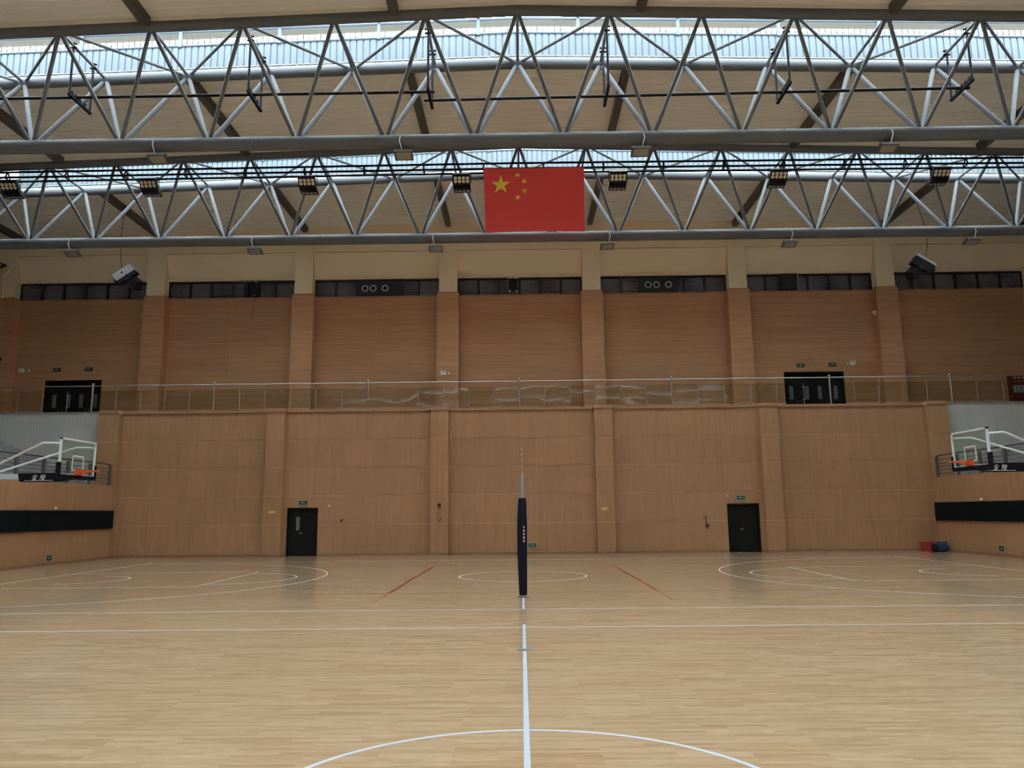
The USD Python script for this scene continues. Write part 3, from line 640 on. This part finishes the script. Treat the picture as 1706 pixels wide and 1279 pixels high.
# ------------------------------------------------------------------ small floodlights on bent stems under the bottom chords
def pendant(x, y, mirror, label):
    t = thing('pendant_floodlight', label, 'floodlight', (x, y, 12.61))
    obj('stem', MB().tube([(-0.02 * mirror, -0.215, 0.06), (-0.05 * mirror, -0.225, -0.08), (0, -0.215, -0.25), (0.02 * mirror, -0.15, -0.36)], 0.017, 8), 'white', t, smooth=40, world=False)
    obj('clamp_band', MB().tube([(-0.02, 0, 0), (0.02, 0, 0)], 0.211, 20), 'steel', t, smooth=40, world=False)
    dn = np.array([0, 0.95, -0.312]); nn = np.array([0, -0.312, -0.95]); c = np.array([0.06 * mirror, -0.05, -0.45])
    h = obj('housing', MB().obox(c, (0.27, 0, 0), dn * 0.19, nn * 0.035), 'lampgrey', t, world=False)
    obj('lamp_glass', MB().obox(c + nn * 0.033, (0.215, 0, 0), dn * 0.14, nn * 0.006), 'diffuser', h, world=False)
    obj('driver_box', MB().obox(c - nn * 0.07, (0.15, 0, 0), dn * 0.09, nn * 0.035), 'speakergrey', h, world=False)
    obj('bracket', MB().box(-0.21, -0.17, -0.12, -0.06, -0.43, -0.32).box(0.27, 0.31, -0.12, -0.06, -0.45, -0.32).box(-0.21, 0.31, -0.12, -0.06, -0.345, -0.32) if mirror > 0 else MB().box(-0.31, -0.27, -0.12, -0.06, -0.45, -0.32).box(0.17, 0.21, -0.12, -0.06, -0.43, -0.32).box(-0.31, 0.21, -0.12, -0.06, -0.345, -0.32), 'lampgrey', t, world=False)
for x, m, s in ((-10.69, 1, 'leftmost of four'), (-3.42, 1, 'second from left of four'), (3.66, -1, 'third from left of four'), (10.88, -1, 'rightmost of four')):
    pendant(x, YT[-2], m, 'small square floodlight under the bottom chord of the nearer truss, ' + s)
for x, m, s in ((-17.95, 1, 'leftmost of six'), (-10.6, 1, 'second from left of six'), (-3.37, 1, 'third from left of six'), (3.58, -1, 'fourth from left of six'), (10.80, -1, 'fifth from left of six'), (18.0, -1, 'rightmost of six')):
    pendant(x, YT[-1], m, 'small square floodlight under the bottom chord of the farther truss, ' + s)

# ------------------------------------------------------------------ hung loudspeaker pairs
def speaker(x, s, cx, th, label):
    t = thing('loudspeaker', label, 'loudspeaker', (x, 28.0, 12.35))
    def cab(n0, c, ax, ay, az):
        c, ax, ay, az = map(lambda q: np.array(q, float), (c, ax, ay, az)); ax /= np.linalg.norm(ax); az = az - ax * (az @ ax); az /= np.linalg.norm(az); ay = np.cross(az, ax)
        return c, ax, ay, az
    # larger cabinet
    c, a, b, d = cab('', (-0.12 * s, 0, 0.12), (0.80 * s, 0.1, 0.60), 0, (-0.55 * s, -0.25, 0.75))
    k = obj('cabinet', MB().obox(c + d * (0.16 - th), a * 0.46, b * 0.30, d * th), 'speakergrey', t, world=False)
    obj('grille', MB().obox(c - d * (th + 0.05), a * 0.45, b * 0.29, d * (0.27 - th)), 'black', k, world=False)
    obj('rigging_point', MB().ball(c + d * 0.02 - b * (0.30 if b[1] > 0 else -0.30) - a * 0.05, 0.045, 1), 'black', k, world=False)
    c2, a2, b2, d2 = cab('', (0.30 * s, 0.05, -0.22), (0.78 * s, 0, -0.62), 0, (0.6 * s, -0.25, 0.75))
    k2 = obj('cabinet', MB().obox(c2, a2 * 0.30, b2 * 0.26, d2 * 0.14), 'black', t, world=False)
    obj('grille', MB().obox(c2 - d2 * 0.19, a2 * 0.34, b2 * 0.27, d2 * 0.09), 'black', k2, world=False)
    obj('front_baffle', MB().obox((-0.12 * s, -0.05, -0.16), (0.34, 0, 0.05 * s), (0, 0.2, 0), (0, 0, 0.13)), 'black', t, world=False)
    obj('suspension_cable', MB().tube([(-0.25 * s, 0.02, 0.32), (-0.36 * s, 0.02, 0.85), (-0.42 * s, 0.02, 1.4), (cx - x, 0, 2.985)], 0.012, 6), 'black', t, world=False)
speaker(-17.5, 1, -17.88, 0.16, 'grey and black loudspeaker pair hung by a wire near the left louvres')
speaker(17.78, -1, 17.86, 0.05, 'grey and black loudspeaker pair hung by a wire near the right louvres')

# ------------------------------------------------------------------ basketball stands
STROKES = [  # two white characters drawn in strokes on a 10 x 10 grid
    [((5, 10), (0.5, 6.6)), ((5, 10), (9.5, 6.6)), ((2.6, 6.2), (7.4, 6.2)), ((1.8, 3.9), (8.2, 3.9)), ((5, 6.2), (5, 0.6)), ((2.7, 2.9), (3.6, 1.4)), ((7.3, 2.9), (6.4, 1.4)), ((0.4, 0.5), (9.6, 0.5))],
    [((0.8, 9.5), (0.8, 0)), ((0.8, 9.5), (3.2, 9.5)), ((3.2, 9.5), (2.0, 6.8)), ((2.0, 6.8), (3.2, 4.2)), ((3.2, 4.2), (1.2, 3.6)), ((4.2, 8.4), (9.2, 8.4)), ((6.7, 10), (6.7, 6.2)), ((3.8, 6.3), (9.8, 6.3)), ((5.6, 6.0), (4.2, 4.4)), ((7.6, 6.0), (9.2, 4.6)), ((6.4, 4.6), (4.2, 2.0)), ((5.4, 3.4), (8.6, 3.4)), ((8.6, 3.4), (3.8, 0)), ((5.2, 2.6), (9.8, 0))]]
def glyphs(x, y, z, h, adv, slant=0.25, w=0.085):
    mb = MB()
    for k, g in enumerate(STROKES):
        for (a, b), (c, d) in g:
            p = np.array([x + k * adv + a * h / 10 + slant * b * h / 10, z + b * h / 10]); q = np.array([x + k * adv + c * h / 10 + slant * d * h / 10, z + d * h / 10])
            e = q - p; ln = np.linalg.norm(e); e /= ln; m = (p + q) / 2
            mb.obox((m[0], y, m[1]), (e[0] * (ln / 2 + w * h / 3), 0, e[1] * (ln / 2 + w * h / 3)), (-e[1] * w * h / 2, 0, e[0] * w * h / 2), (0, 0.002, 0))
    return mb
def hoop(s, label):
    """s = -1 for the left stand, 1 for the right one; the board stands at |x| = 12.8"""
    bx = s * 12.8; t = thing('basketball_stand', label, 'basketball stand', (s * 16.4, C2, 0)); X = lambda a: s * a
    def bxx(mb, a, b, *r): return mb.box(*sorted((X(a), X(b))), *r)
    y0, y1, z0, z1 = C2 - 0.9, C2 + 0.9, 2.90, 3.95
    f = MB(); bxx(f, 12.79, 12.84, y0, y1, z1 - 0.05, z1); bxx(f, 12.79, 12.84, y0, y1, z0, z0 + 0.05); bxx(f, 12.79, 12.84, y0, y0 + 0.06, z0, z1); bxx(f, 12.79, 12.84, y1 - 0.06, y1, z0, z1)
    obj('board_frame', f, 'white', t)
    bxx(g := MB(), 12.805, 12.817, y0 + 0.05, y1 - 0.05, z0 + 0.05, z1 - 0.05); obj('board_glass', g, 'boardglass', t)
    q = MB(); a0, a1, b0, b1 = C2 - 0.295, C2 + 0.295, 3.05, 3.50
    for yy0, yy1, zz0, zz1 in ((a0, a1, b1 - 0.05, b1), (a0, a1, b0, b0 + 0.05), (a0, a0 + 0.05, b0, b1), (a1 - 0.05, a1, b0, b1)): bxx(q, 12.798, 12.805, yy0, yy1, zz0, zz1)
    obj('target_square', q, 'white', t)
    p = MB(); bxx(p, 12.76, 12.87, y0 - 0.03, y1 + 0.03, z0 - 0.08, z0 + 0.03); bxx(p, 12.76, 12.87, y0 - 0.035, y0 + 0.035, z0 - 0.05, z0 + 0.36); bxx(p, 12.76, 12.87, y1 - 0.035, y1 + 0.035, z0 - 0.05, z0 + 0.36)
    obj('edge_padding', p, 'navy', t)
    rm = MB(); rm.ring((X(12.425), C2, 3.05), 0.225, 0.017); bxx(rm, 12.60, 12.80, C2 - 0.09, C2 + 0.09, 2.98, 3.06); rm.tube([(X(12.5), C2 - 0.21, 3.04), (X(12.78), C2 - 0.11, 2.96)], 0.014, 6).tube([(X(12.5), C2 + 0.21, 3.04), (X(12.78), C2 + 0.11, 2.96)], 0.014, 6)
    bxx(rm, 12.74, 12.79, C2 - 0.15, C2 + 0.15, 2.93, 3.10)
    obj('rim', rm, 'orange', t, smooth=40)
    # padded boom end with the maker's two characters, then the pale boom
    pg = sg.Polygon([(12.86, 2.84), (12.86, 2.96), (13.2, 3.0), (14.42, 3.0), (14.36, 2.76), (13.3, 2.76)])
    T = np.array([[s, 0, 0, 0], [0, 0, 1, C2 - 0.15], [0, 1, 0, 0], [0, 0, 0, 1.0]])
    pd = obj('boom_padding', MB().poly(pg, 0.30, T), 'navy', t)
    xa = -14.02 if s < 0 else 13.30
    obj('lettering', glyphs(xa, C2 - 0.153, 2.80, 0.155, 0.235), 'textwhite', pd)
    un = MB(); un.obox((xa + 0.22, C2 - 0.153, 2.79), (0.42, 0, 0), (0, 0.002, 0), (0, 0, 0.006)); obj('underline', un, 'textwhite', pd)
    bm = MB(); bxx(bm, 12.86, 16.55, C2 - 0.10, C2 + 0.10, 2.84, 2.99); obj('boom', bm, 'paleblue', t)
    for k in (-1, 1):
        obj('brace', MB().tube([(X(12.84), C2 + k * 0.82, 3.78), (X(13.3), C2 + k * 0.82, 3.80), (X(13.4), C2 + k * 0.80, 3.78), (X(15.3), C2 + k * 0.30, 3.06), (X(15.6), C2 + k * 0.22, 2.98)], 0.034, 10), 'white', t, smooth=50)
    obj('boom', MB().tube([(X(16.5), C2 - 0.12, 2.9), (X(16.2), C2 - 0.2, 1.2), (X(16.1), C2 - 0.2, 0.6)], 0.07, 10).tube([(X(16.5), C2 + 0.12, 2.9), (X(16.2), C2 + 0.2, 1.2), (X(16.1), C2 + 0.2, 0.6)], 0.07, 10), 'paleblue', t, smooth=50)
    obj('brace', MB().tube([(X(15.7), C2, 2.86), (X(17.0), C2, 0.6)], 0.06, 10), 'paleblue', t, smooth=50)
    cb = MB(); bxx(cb, 15.75, 17.3, C2 - 0.9, C2 + 0.9, 0.06, 0.72); obj('base', cb, 'navy', t)
    wh = MB()
    for a in (15.95, 17.1):
        for k in (-0.75, 0.75): wh.cone((X(a), C2 + k - 0.02, 0.05), (0, 1, 0), 0.05, 0.05, 0.04)
    obj('wheel', wh, 'black', t)
hoop(-1, 'white and navy basketball stand with glass backboard, at the left edge')
hoop(1, 'white and navy basketball stand with glass backboard, at the right edge')

# ------------------------------------------------------------------ padded volleyball post on the centre line
vp = thing('volleyball_post', 'steel volleyball post in tall dark navy padding standing on the centre line', 'volleyball post', (0, C2 - 5.5, 0))
vy = C2 - 5.5
obj('floor_collar', MB().cone((0, vy, 0.002), (0, 0, 1), 0.125, 0.12, 0.022, 24), 'socket', vp, smooth=40)
obj('pole', MB().tube([(0, vy, 0.02), (0, vy, 2.24)], 0.048, 16).tube([(0, vy, 2.24), (0, vy, 2.27)], 0.056, 16).tube([(0, vy, 2.27), (0, vy, 2.56)], 0.043, 16), 'galv', vp, smooth=40)
zs = [0.05, 0.06, 0.4, 0.9, 1.3, 1.6, 1.9, 2.04, 2.06]; rs = [0.075, 0.083, 0.092, 0.103, 0.106, 0.103, 0.090, 0.083, 0.072]
pdm = MB().tube([(0.0 - 0.012 * math.sin(z * 1.5), vy, z) for z in zs], rs, 22)
pad = obj('padding', pdm, 'navy', vp, smooth=50)
rngt = np.random.default_rng(3)
mb = MB()
for k in range(5):   # five small white characters, one under the other
    z = 1.43 - 0.072 * k; x = 0.025
    for q in range(3): mb.box(x - 0.018, x + 0.022, vy - 0.113, vy - 0.100, z + 0.016 * q, z + 0.016 * q + 0.008)
    mb.box(x - 0.003, x + 0.006, vy - 0.113, vy - 0.100, z - 0.006, z + 0.044)
obj('lettering', mb, 'textwhite', pad)
ps = MB()
for k in range(5): ps.tube([(0, vy, 2.56 + 0.13 * k), (0, vy, 2.56 + 0.13 * k + 0.07)], 0.0065, 6)
obj('antenna_band', ps, 'cream', vp); obj('antenna', MB().tube([(0, vy, 2.55), (0, vy, 3.2)], 0.004, 6), 'seam', vp)

# ------------------------------------------------------------------ equipment in the louvre bands
def jets(xa, xb, xs, label):
    t = thing('air_nozzle_box', label, 'air outlet', ((xa + xb) / 2, UY - 0.02, 12.4))
    obj('housing', MB().box(xa, xb, UY - 0.10, UY + 0.06, 12.40, 13.12), 'louvreframe', t)
    for x in xs:
        m = MB(); m.ring((x, UY - 0.13, 12.75), 0.135, 0.042, 'y', 24, 8); nz_ = obj('nozzle', m, 'galv', t, smooth=50)
        obj('nozzle_throat', MB().cone((x, UY - 0.115, 12.75), (0, 1, 0), 0.11, 0.09, 0.05, 18), 'void', nz_)
jets(-8.05, -5.75, (-7.62, -7.22, -6.63), 'black air-outlet box with three round grey nozzles, left of the middle bay')
jets(5.88, 7.85, (6.36, 6.77, 7.36), 'black air-outlet box with three round grey nozzles, right of the middle bay')
sp = thing('wall_speaker', 'black column speaker with white top and foot in the middle louvre band', 'speaker', (-0.28, UY - 0.15, 12.42))
obj('cabinet', MB().box(-0.52, -0.06, UY - 0.25, UY - 0.02, 12.55, 13.12), 'black', sp)
obj('top_bracket', MB().box(-0.56, -0.32, UY - 0.28, UY - 0.01, 13.13, 13.18).box(-0.29, -0.03, UY - 0.28, UY - 0.01, 13.13, 13.18), 'white', sp, label='white bracket in two pieces')
obj('side_trim', MB().box(-0.53, -0.515, UY - 0.26, UY - 0.02, 12.5, 13.12).box(-0.065, -0.05, UY - 0.26, UY - 0.02, 12.5, 13.12), 'speakergrey', sp)
obj('foot_bracket', MB().tube([(-0.5, UY - 0.2, 12.43), (-0.4, UY - 0.2, 12.60), (-0.3, UY - 0.2, 12.62), (-0.2, UY - 0.2, 12.60), (-0.07, UY - 0.2, 12.43)], 0.035, 8), 'white', sp, label='white curved foot')
sp2 = thing('wall_speaker', 'black speaker with pale top clips in the second louvre band from the left', 'speaker', (-13.35, UY - 0.15, 12.42))
obj('cabinet', MB().box(-13.35, -12.85, UY - 0.25, UY - 0.02, 12.44, 13.10), 'black', sp2)
obj('side_rail', MB().box(-13.62, -13.56, UY - 0.2, UY - 0.05, 12.40, 13.16).box(-13.48, -13.43, UY - 0.2, UY - 0.05, 12.40, 13.16), 'louvreframe', sp2)
obj('top_clip', MB().box(-13.6, -13.54, UY - 0.22, UY - 0.05, 13.14, 13.18).box(-13.4, -13.33, UY - 0.22, UY - 0.05, 13.14, 13.18).box(-13.1, -13.0, UY - 0.22, UY - 0.05, 13.14, 13.18), 'white', sp2)
obj('foot_clip', MB().tube([(-13.2, UY - 0.2, 12.42), (-13.1, UY - 0.2, 12.46), (-13.0, UY - 0.2, 12.42)], 0.02, 6), 'white', sp2)
sp3 = thing('wall_speaker', 'black box with a white upright pole in the second louvre band from the right', 'speaker', (13.3, UY - 0.15, 12.4))
obj('cabinet', MB().box(12.85, 13.55, UY - 0.22, UY - 0.02, 12.42, 13.18), 'louvreframe', sp3)
obj('pole', MB().tube([(13.72, UY - 0.15, 12.36), (13.72, UY - 0.15, 13.20)], 0.035, 8).ball((13.72, UY - 0.15, 13.2), 0.05, 1), 'speakergrey', sp3, label='pale upright pole')
# ------------------------------------------------------------------ signs, detectors and small boxes on the walls
def exit_sign(x, y, z, w, h, label, axis='y', sgn=1, arrow=False, dim=True):
    """axis: the wall's normal; the front faces the hall"""
    t = thing('exit_sign', label, 'exit sign', (x, y, z))
    def b(a0, a1, d0, d1, z0, z1, mb=None):
        mb = mb or MB()
        return mb.box(x + a0, x + a1, y - d1, y - d0, z + z0, z + z1) if axis == 'y' else mb.box(*sorted((x - sgn * d1, x - sgn * d0)), y + a0, y + a1, z + z0, z + z1)
    obj('frame', b(-w / 2, w / 2, 0, 0.03, -h / 2, h / 2), 'signframe' if dim else 'signgreen', t)
    face = obj('face', b(-w / 2 + 0.02, w / 2 - 0.02, 0.03, 0.036, -h / 2 + 0.02, h / 2 - 0.02), 'signgreen', t)
    mk = MB()      # running figure between two characters, reduced to what the photograph shows
    b(-0.035, 0.02, 0.036, 0.039, -0.01, 0.03, mk); b(-0.055, 0.04, 0.036, 0.039, -0.03, -0.015, mk); b(-0.01, 0.015, 0.036, 0.039, 0.035, 0.052, mk)
    if w > 0.34:
        for q in (-1, 1):
            b(q * 0.10 - 0.03, q * 0.10 + 0.03, 0.036, 0.039, 0.012, 0.024, mk); b(q * 0.10 - 0.03, q * 0.10 + 0.03, 0.036, 0.039, -0.03, -0.018, mk); b(q * 0.10 - 0.006, q * 0.10 + 0.006, 0.036, 0.039, -0.03, 0.04, mk)
    obj('pictogram', mk, 'signlight', face)
exit_sign(-9.41, WY, 2.25, 0.40, 0.20, 'green exit sign in a pale frame above the left floor-level door')
exit_sign(9.38, WY, 2.28, 0.40, 0.20, 'green exit sign in a pale frame above the right floor-level door')
exit_sign(0.43, WY, 0.37, 0.38, 0.19, 'low exit sign near the floor just right of the padded post')
exit_sign(-SX, 23.95, 0.27, 0.34, 0.24, 'low exit sign on the left-hand stand wall', 'x', -1)
exit_sign(SX, 23.95, 0.28, 0.34, 0.24, 'low exit sign on the right-hand stand wall', 'x', 1)
exit_sign(-22.69, UY, 8.86, 0.36, 0.17, 'dark exit sign above the left balcony door, left one of the pair', dim=False)
exit_sign(-21.12, UY, 8.87, 0.36, 0.17, 'dark exit sign above the left balcony door, right one of the pair', dim=False)
exit_sign(13.60, UY, 8.64, 0.36, 0.17, 'dark exit sign above the right balcony door, left one of the pair', dim=False)
exit_sign(15.13, UY, 8.66, 0.36, 0.17, 'dark exit sign above the right balcony door, right one of the pair', dim=False)
def emergency(x, y, z, dot, label):
    t = thing('emergency_light', label, 'emergency light', (x, y, z))
    obj('battery_box', MB().box(x - 0.13, x + 0.13, y - 0.07, y, z - 0.08, z + 0.04), 'white', t)
    for q in (-0.08, 0.08): obj('lamp', MB().cone((x + q, y - 0.10, z + 0.085), (0, 1, 0), 0.05, 0.042, 0.07, 14), 'white', t)
    if dot: obj('detector', MB().cone((x + dot, y, z), (0, -1, 0), 0.055, 0.04, 0.05, 14), 'cream', t)
emergency(-3.68, UPY, 8.36, 0.25, 'white twin-head emergency light on the upper pilaster left of the middle bay')
emergency(-24.40, UY, 8.83, 0.32, 'white twin-head emergency light at the far left of the upper wall')
emergency(16.12, UY, 8.70, -0.24, 'white twin-head emergency light right of the right balcony door')
def sounder(x, y, z, label, m='white', r=0.055, name='detector'):
    t = thing(name, label, 'detector', (x, y, z)); obj('base', MB().cone((x, y, z), (0, -1, 0), r, r, 0.02, 16), m, t); obj('dome', MB().cone((x, y - 0.02, z), (0, -1, 0), r * 0.8, r * 0.45, 0.035, 16), m, t)
sounder(-8.28, WY, 2.09, 'round white detector right of the left floor-level door')
sounder(8.80, WY, 2.34, 'round white detector above the left corner of the right floor-level door')
for sgn, yy_, zz_, nm in ((-1, 24.15, 2.07, 'left'), (1, 24.9, 2.07, 'right')):
    t = thing('detector', 'small round white detector above the display strip on the %s-hand stand wall' % nm, 'detector', (sgn * SX, yy_, zz_))
    obj('dome', MB().cone((sgn * SX, yy_, zz_), (-sgn, 0, 0), 0.06, 0.035, 0.05, 14), 'white', t)
for x, lb in ((-10.64, 'yellow notice plate on the pilaster left of the left door'), (3.52, 'yellow notice plate on the pilaster right of the padded post')):
    t = thing('notice_plate', lb, 'sign', (x, PY, 1.86))
    obj('plate', MB().box(x - 0.15, x + 0.15, PY - 0.012, PY, 1.80, 1.93), 'yellow', t)
    obj('printed_line', MB().box(x - 0.11, x + 0.07, PY - 0.015, PY - 0.011, 1.885, 1.90).box(x - 0.11, x + 0.07, PY - 0.015, PY - 0.011, 1.835, 1.85), 'textwhite', t)
t = thing('alarm_button', 'small dark red alarm box on the pilaster, upper one of two', 'alarm box', (-3.52, PY, 2.09)); obj('case', MB().box(-3.58, -3.44, PY - 0.05, PY, 2.01, 2.17), 'cabred', t); obj('button', MB().cone((-3.51, PY - 0.05, 2.09), (0, -1, 0), 0.04, 0.035, 0.02, 14), 'black', t)
t = thing('alarm_button', 'small dark red alarm box on the pilaster, lower one of two', 'alarm box', (-3.52, PY, 1.5)); obj('case', MB().box(-3.57, -3.45, PY - 0.05, PY, 1.45, 1.57), 'cabred', t); obj('button', MB().cone((-3.51, PY - 0.05, 1.52), (0, -1, 0), 0.035, 0.03, 0.02, 14), 'textwhite', t)
t = thing('hand_crank', 'small brown wall handle right of the left door', 'handle', (-7.72, WY, 1.5)); obj('rose', MB().cone((-7.75, WY, 1.48), (0, -1, 0), 0.06, 0.05, 0.04, 14), 'beam', t); obj('lever', MB().tube([(-7.75, WY - 0.05, 1.48), (-7.62, WY - 0.07, 1.56)], 0.018, 8), 'beam', t)
t = thing('pull_switch', 'thin rod with a small red box on the wall left of the right door', 'switch', (7.87, WY, 1.2)); obj('rod', MB().tube([(7.86, WY - 0.02, 1.18), (7.83, WY - 0.02, 1.50)], 0.016, 8).tube([(7.76, WY - 0.02, 1.5), (7.9, WY - 0.02, 1.5)], 0.014, 6), 'beam', t); obj('box', MB().box(7.82, 7.96, WY - 0.06, WY, 1.06, 1.19), 'cabred', t)
t = thing('motion_sensor', 'small white wedge-shaped sensor on the side of the upper pilaster at right', 'sensor', (17.28, UPY + 0.2, 11.1)); obj('bracket', MB().box(17.2, 17.30, UPY + 0.15, UPY + 0.3, 11.15, 11.21), 'white', t); obj('head', MB().cone((17.2, UPY + 0.2, 11.2), (0.25, -0.4, -1), 0.12, 0.05, 0.2, 12), 'cream', t)
t = thing('wall_camera', 'small dark camera on the upper wall at the far left edge', 'camera', (-25.2, UPY, 9.3)); obj('mount', MB().cone((-25.2, UPY, 9.32), (0, -1, 0), 0.05, 0.05, 0.08, 12), 'black', t); obj('body', MB().obox((-25.17, UPY - 0.16, 9.27), (0.06, 0, -0.01), (0.03, 0.12, 0.04), (0, 0, 0.05)), 'black', t)
# fire cabinet on the balcony
t = thing('fire_cabinet', 'red fire hose cabinet with white panel on the balcony at the far right', 'fire cabinet', (23.85, UY - 0.15, BZ))
cx0, cx1 = 23.45, 24.20
obj('body', MB().box(cx0, cx1, UY - 0.25, UY, BZ + 0.02, 8.02), 'cabred', t)
dr = obj('door', MB().box(cx0 + 0.02, cx1 - 0.02, UY - 0.275, UY - 0.25, BZ + 0.06, 7.98), 'cabred', t)
tp = MB()
for q in range(3):
    x = cx0 + 0.13 + 0.2 * q
    tp.box(x, x + 0.12, UY - 0.279, UY - 0.275, 7.88, 7.90).box(x, x + 0.12, UY - 0.279, UY - 0.275, 7.84, 7.855).box(x + 0.05, x + 0.07, UY - 0.279, UY - 0.275, 7.82, 7.92)
tp.box(cx0 + 0.14, cx1 - 0.14, UY - 0.279, UY - 0.275, 7.70, 7.72)
obj('lettering', tp, 'textwhite', dr)
pn = obj('number_panel', MB().box(cx0 + 0.08, cx1 - 0.10, UY - 0.282, UY - 0.275, 7.16, 7.50), 'signframe', t)
tm = meshkit.text_mesh('119', 0.21, 0.004, bold=True); tm.apply_transform(np.array([[1, 0, 0, cx0 + 0.15], [0, 0, -1, UY - 0.282], [0, 1, 0, 7.22], [0, 0, 0, 1.0]])); obj('number_lettering', tm, 'textblue', t)
obj('lower_lettering', MB().box(cx1 - 0.34, cx1 - 0.1, UY - 0.279, UY - 0.275, 6.62, 6.64).box(cx1 - 0.34, cx1 - 0.14, UY - 0.279, UY - 0.275, 6.50, 6.52), 'textwhite', dr)
obj('latch', MB().box(cx1 - 0.09, cx1 - 0.05, UY - 0.30, UY - 0.275, 6.85, 7.0), 'stainless', t)
# drain pipe and bracket in the top left corner of the upper wall
t = thing('drain_pipe', 'cream drain pipe with an elbow on the corner column at the far left', 'pipe', (-25.3, UPY - 0.05, 12.4))
obj('pipe', MB().tube([(-25.35, UPY - 0.06, 12.35), (-25.35, UPY - 0.06, 13.35), (-25.32, UPY - 0.06, 13.50), (-25.12, UPY - 0.06, 13.80), (-25.10, UPY - 0.06, 13.92), (-25.22, UPY - 0.04, 14.08), (-25.4, UPY - 0.02, 14.15)], 0.055, 10), 'cream', t, smooth=50)
obj('pipe', MB().tube([(-25.62, UPY - 0.06, 12.35), (-25.60, UPY - 0.06, 14.0)], 0.05, 10), 'cream', t, smooth=50)
t = thing('corner_bracket', 'dark angle bracket sticking out beside the cream drain pipe', 'bracket', (-25.6, UPY - 0.15, 13.95))
obj('strut', MB().tube([(-25.88, UPY - 0.15, 14.25), (-25.25, UPY - 0.15, 13.98)], 0.03, 8), 'black', t); obj('strut', MB().tube([(-25.88, UPY - 0.15, 13.95), (-25.25, UPY - 0.15, 13.96)], 0.03, 8), 'black', t); obj('strut', MB().tube([(-25.88, UPY - 0.15, 13.7), (-25.28, UPY - 0.15, 13.95)], 0.022, 8), 'black', t)
obj('wall_plate', MB().box(-25.9, -25.86, UPY - 0.25, UPY - 0.05, 13.6, 14.35), 'black', t)
# cable trace on the upper wall of the second bay
t = thing('wall_cable', 'thin loose cable hanging down the upper wall below the left speaker', 'cable', (-13.2, UY, 12.0)); obj('cable', MB().tube([(-13.05, UY - 0.03, 12.36), (-13.15, UY - 0.03, 12.1), (-13.2, UY - 0.03, 11.7), (-13.25, UY - 0.03, 11.35)], 0.014, 6), 'beam', t)
# loose timber leaning on the balcony at right
t = thing('wooden_stick', 'pale wooden stick leaning on the balcony railing right of the balcony door', 'stick', (15.9, RY + 0.12, BZ)); obj('stick', MB().tube([(15.75, RY + 0.30, BZ), (15.84, RY + 0.16, 6.9), (15.80, RY + 0.05, 7.44)], 0.028, 8), 'seam', t)
# ------------------------------------------------------------------ red box and blue bag in the right corner
t = thing('crate', 'red box standing in the right corner of the court', 'box', (16.95, 28.05, 0))
obj('body', MB().box(16.66, 17.24, 27.80, 28.16, 0.0, 0.34), 'red', t); obj('lid', MB().box(16.64, 17.26, 27.78, 28.26, 0.34, 0.385), 'red', t); obj('handle', MB().tube([(16.85, 27.79, 0.22), (16.85, 27.76, 0.22), (17.05, 27.76, 0.22), (17.05, 27.79, 0.22)], 0.012, 6), 'cabred', t)
t = thing('sports_bag', 'blue sports bag with black end beside the red box in the right corner', 'bag', (17.2, 27.5, 0))
m = trimesh.creation.icosphere(subdivisions=3); v = m.vertices; v = np.sign(v) * np.abs(v) ** 0.6; v = v * (0.28, 0.17, 0.17) + (17.12, 27.42, 0.17); m.vertices = v
obj('body', m, 'blue', t, smooth=True)
m2 = trimesh.creation.icosphere(subdivisions=3); v = np.sign(m2.vertices) * np.abs(m2.vertices) ** 0.7; m2.vertices = v * (0.10, 0.165, 0.16) + (16.87, 27.40, 0.16); obj('end_panel', m2, 'black', t, smooth=True)
obj('strap', MB().tube([(16.95, 27.3, 0.30), (17.0, 27.28, 0.40), (17.25, 27.28, 0.40), (17.3, 27.3, 0.30)], 0.016, 6), 'black', t, smooth=50)
obj('top_flap', MB().obox((17.14, 27.46, 0.335), (0.22, 0, 0), (0, 0.12, 0), (0, 0, 0.03)), 'textblue', t)
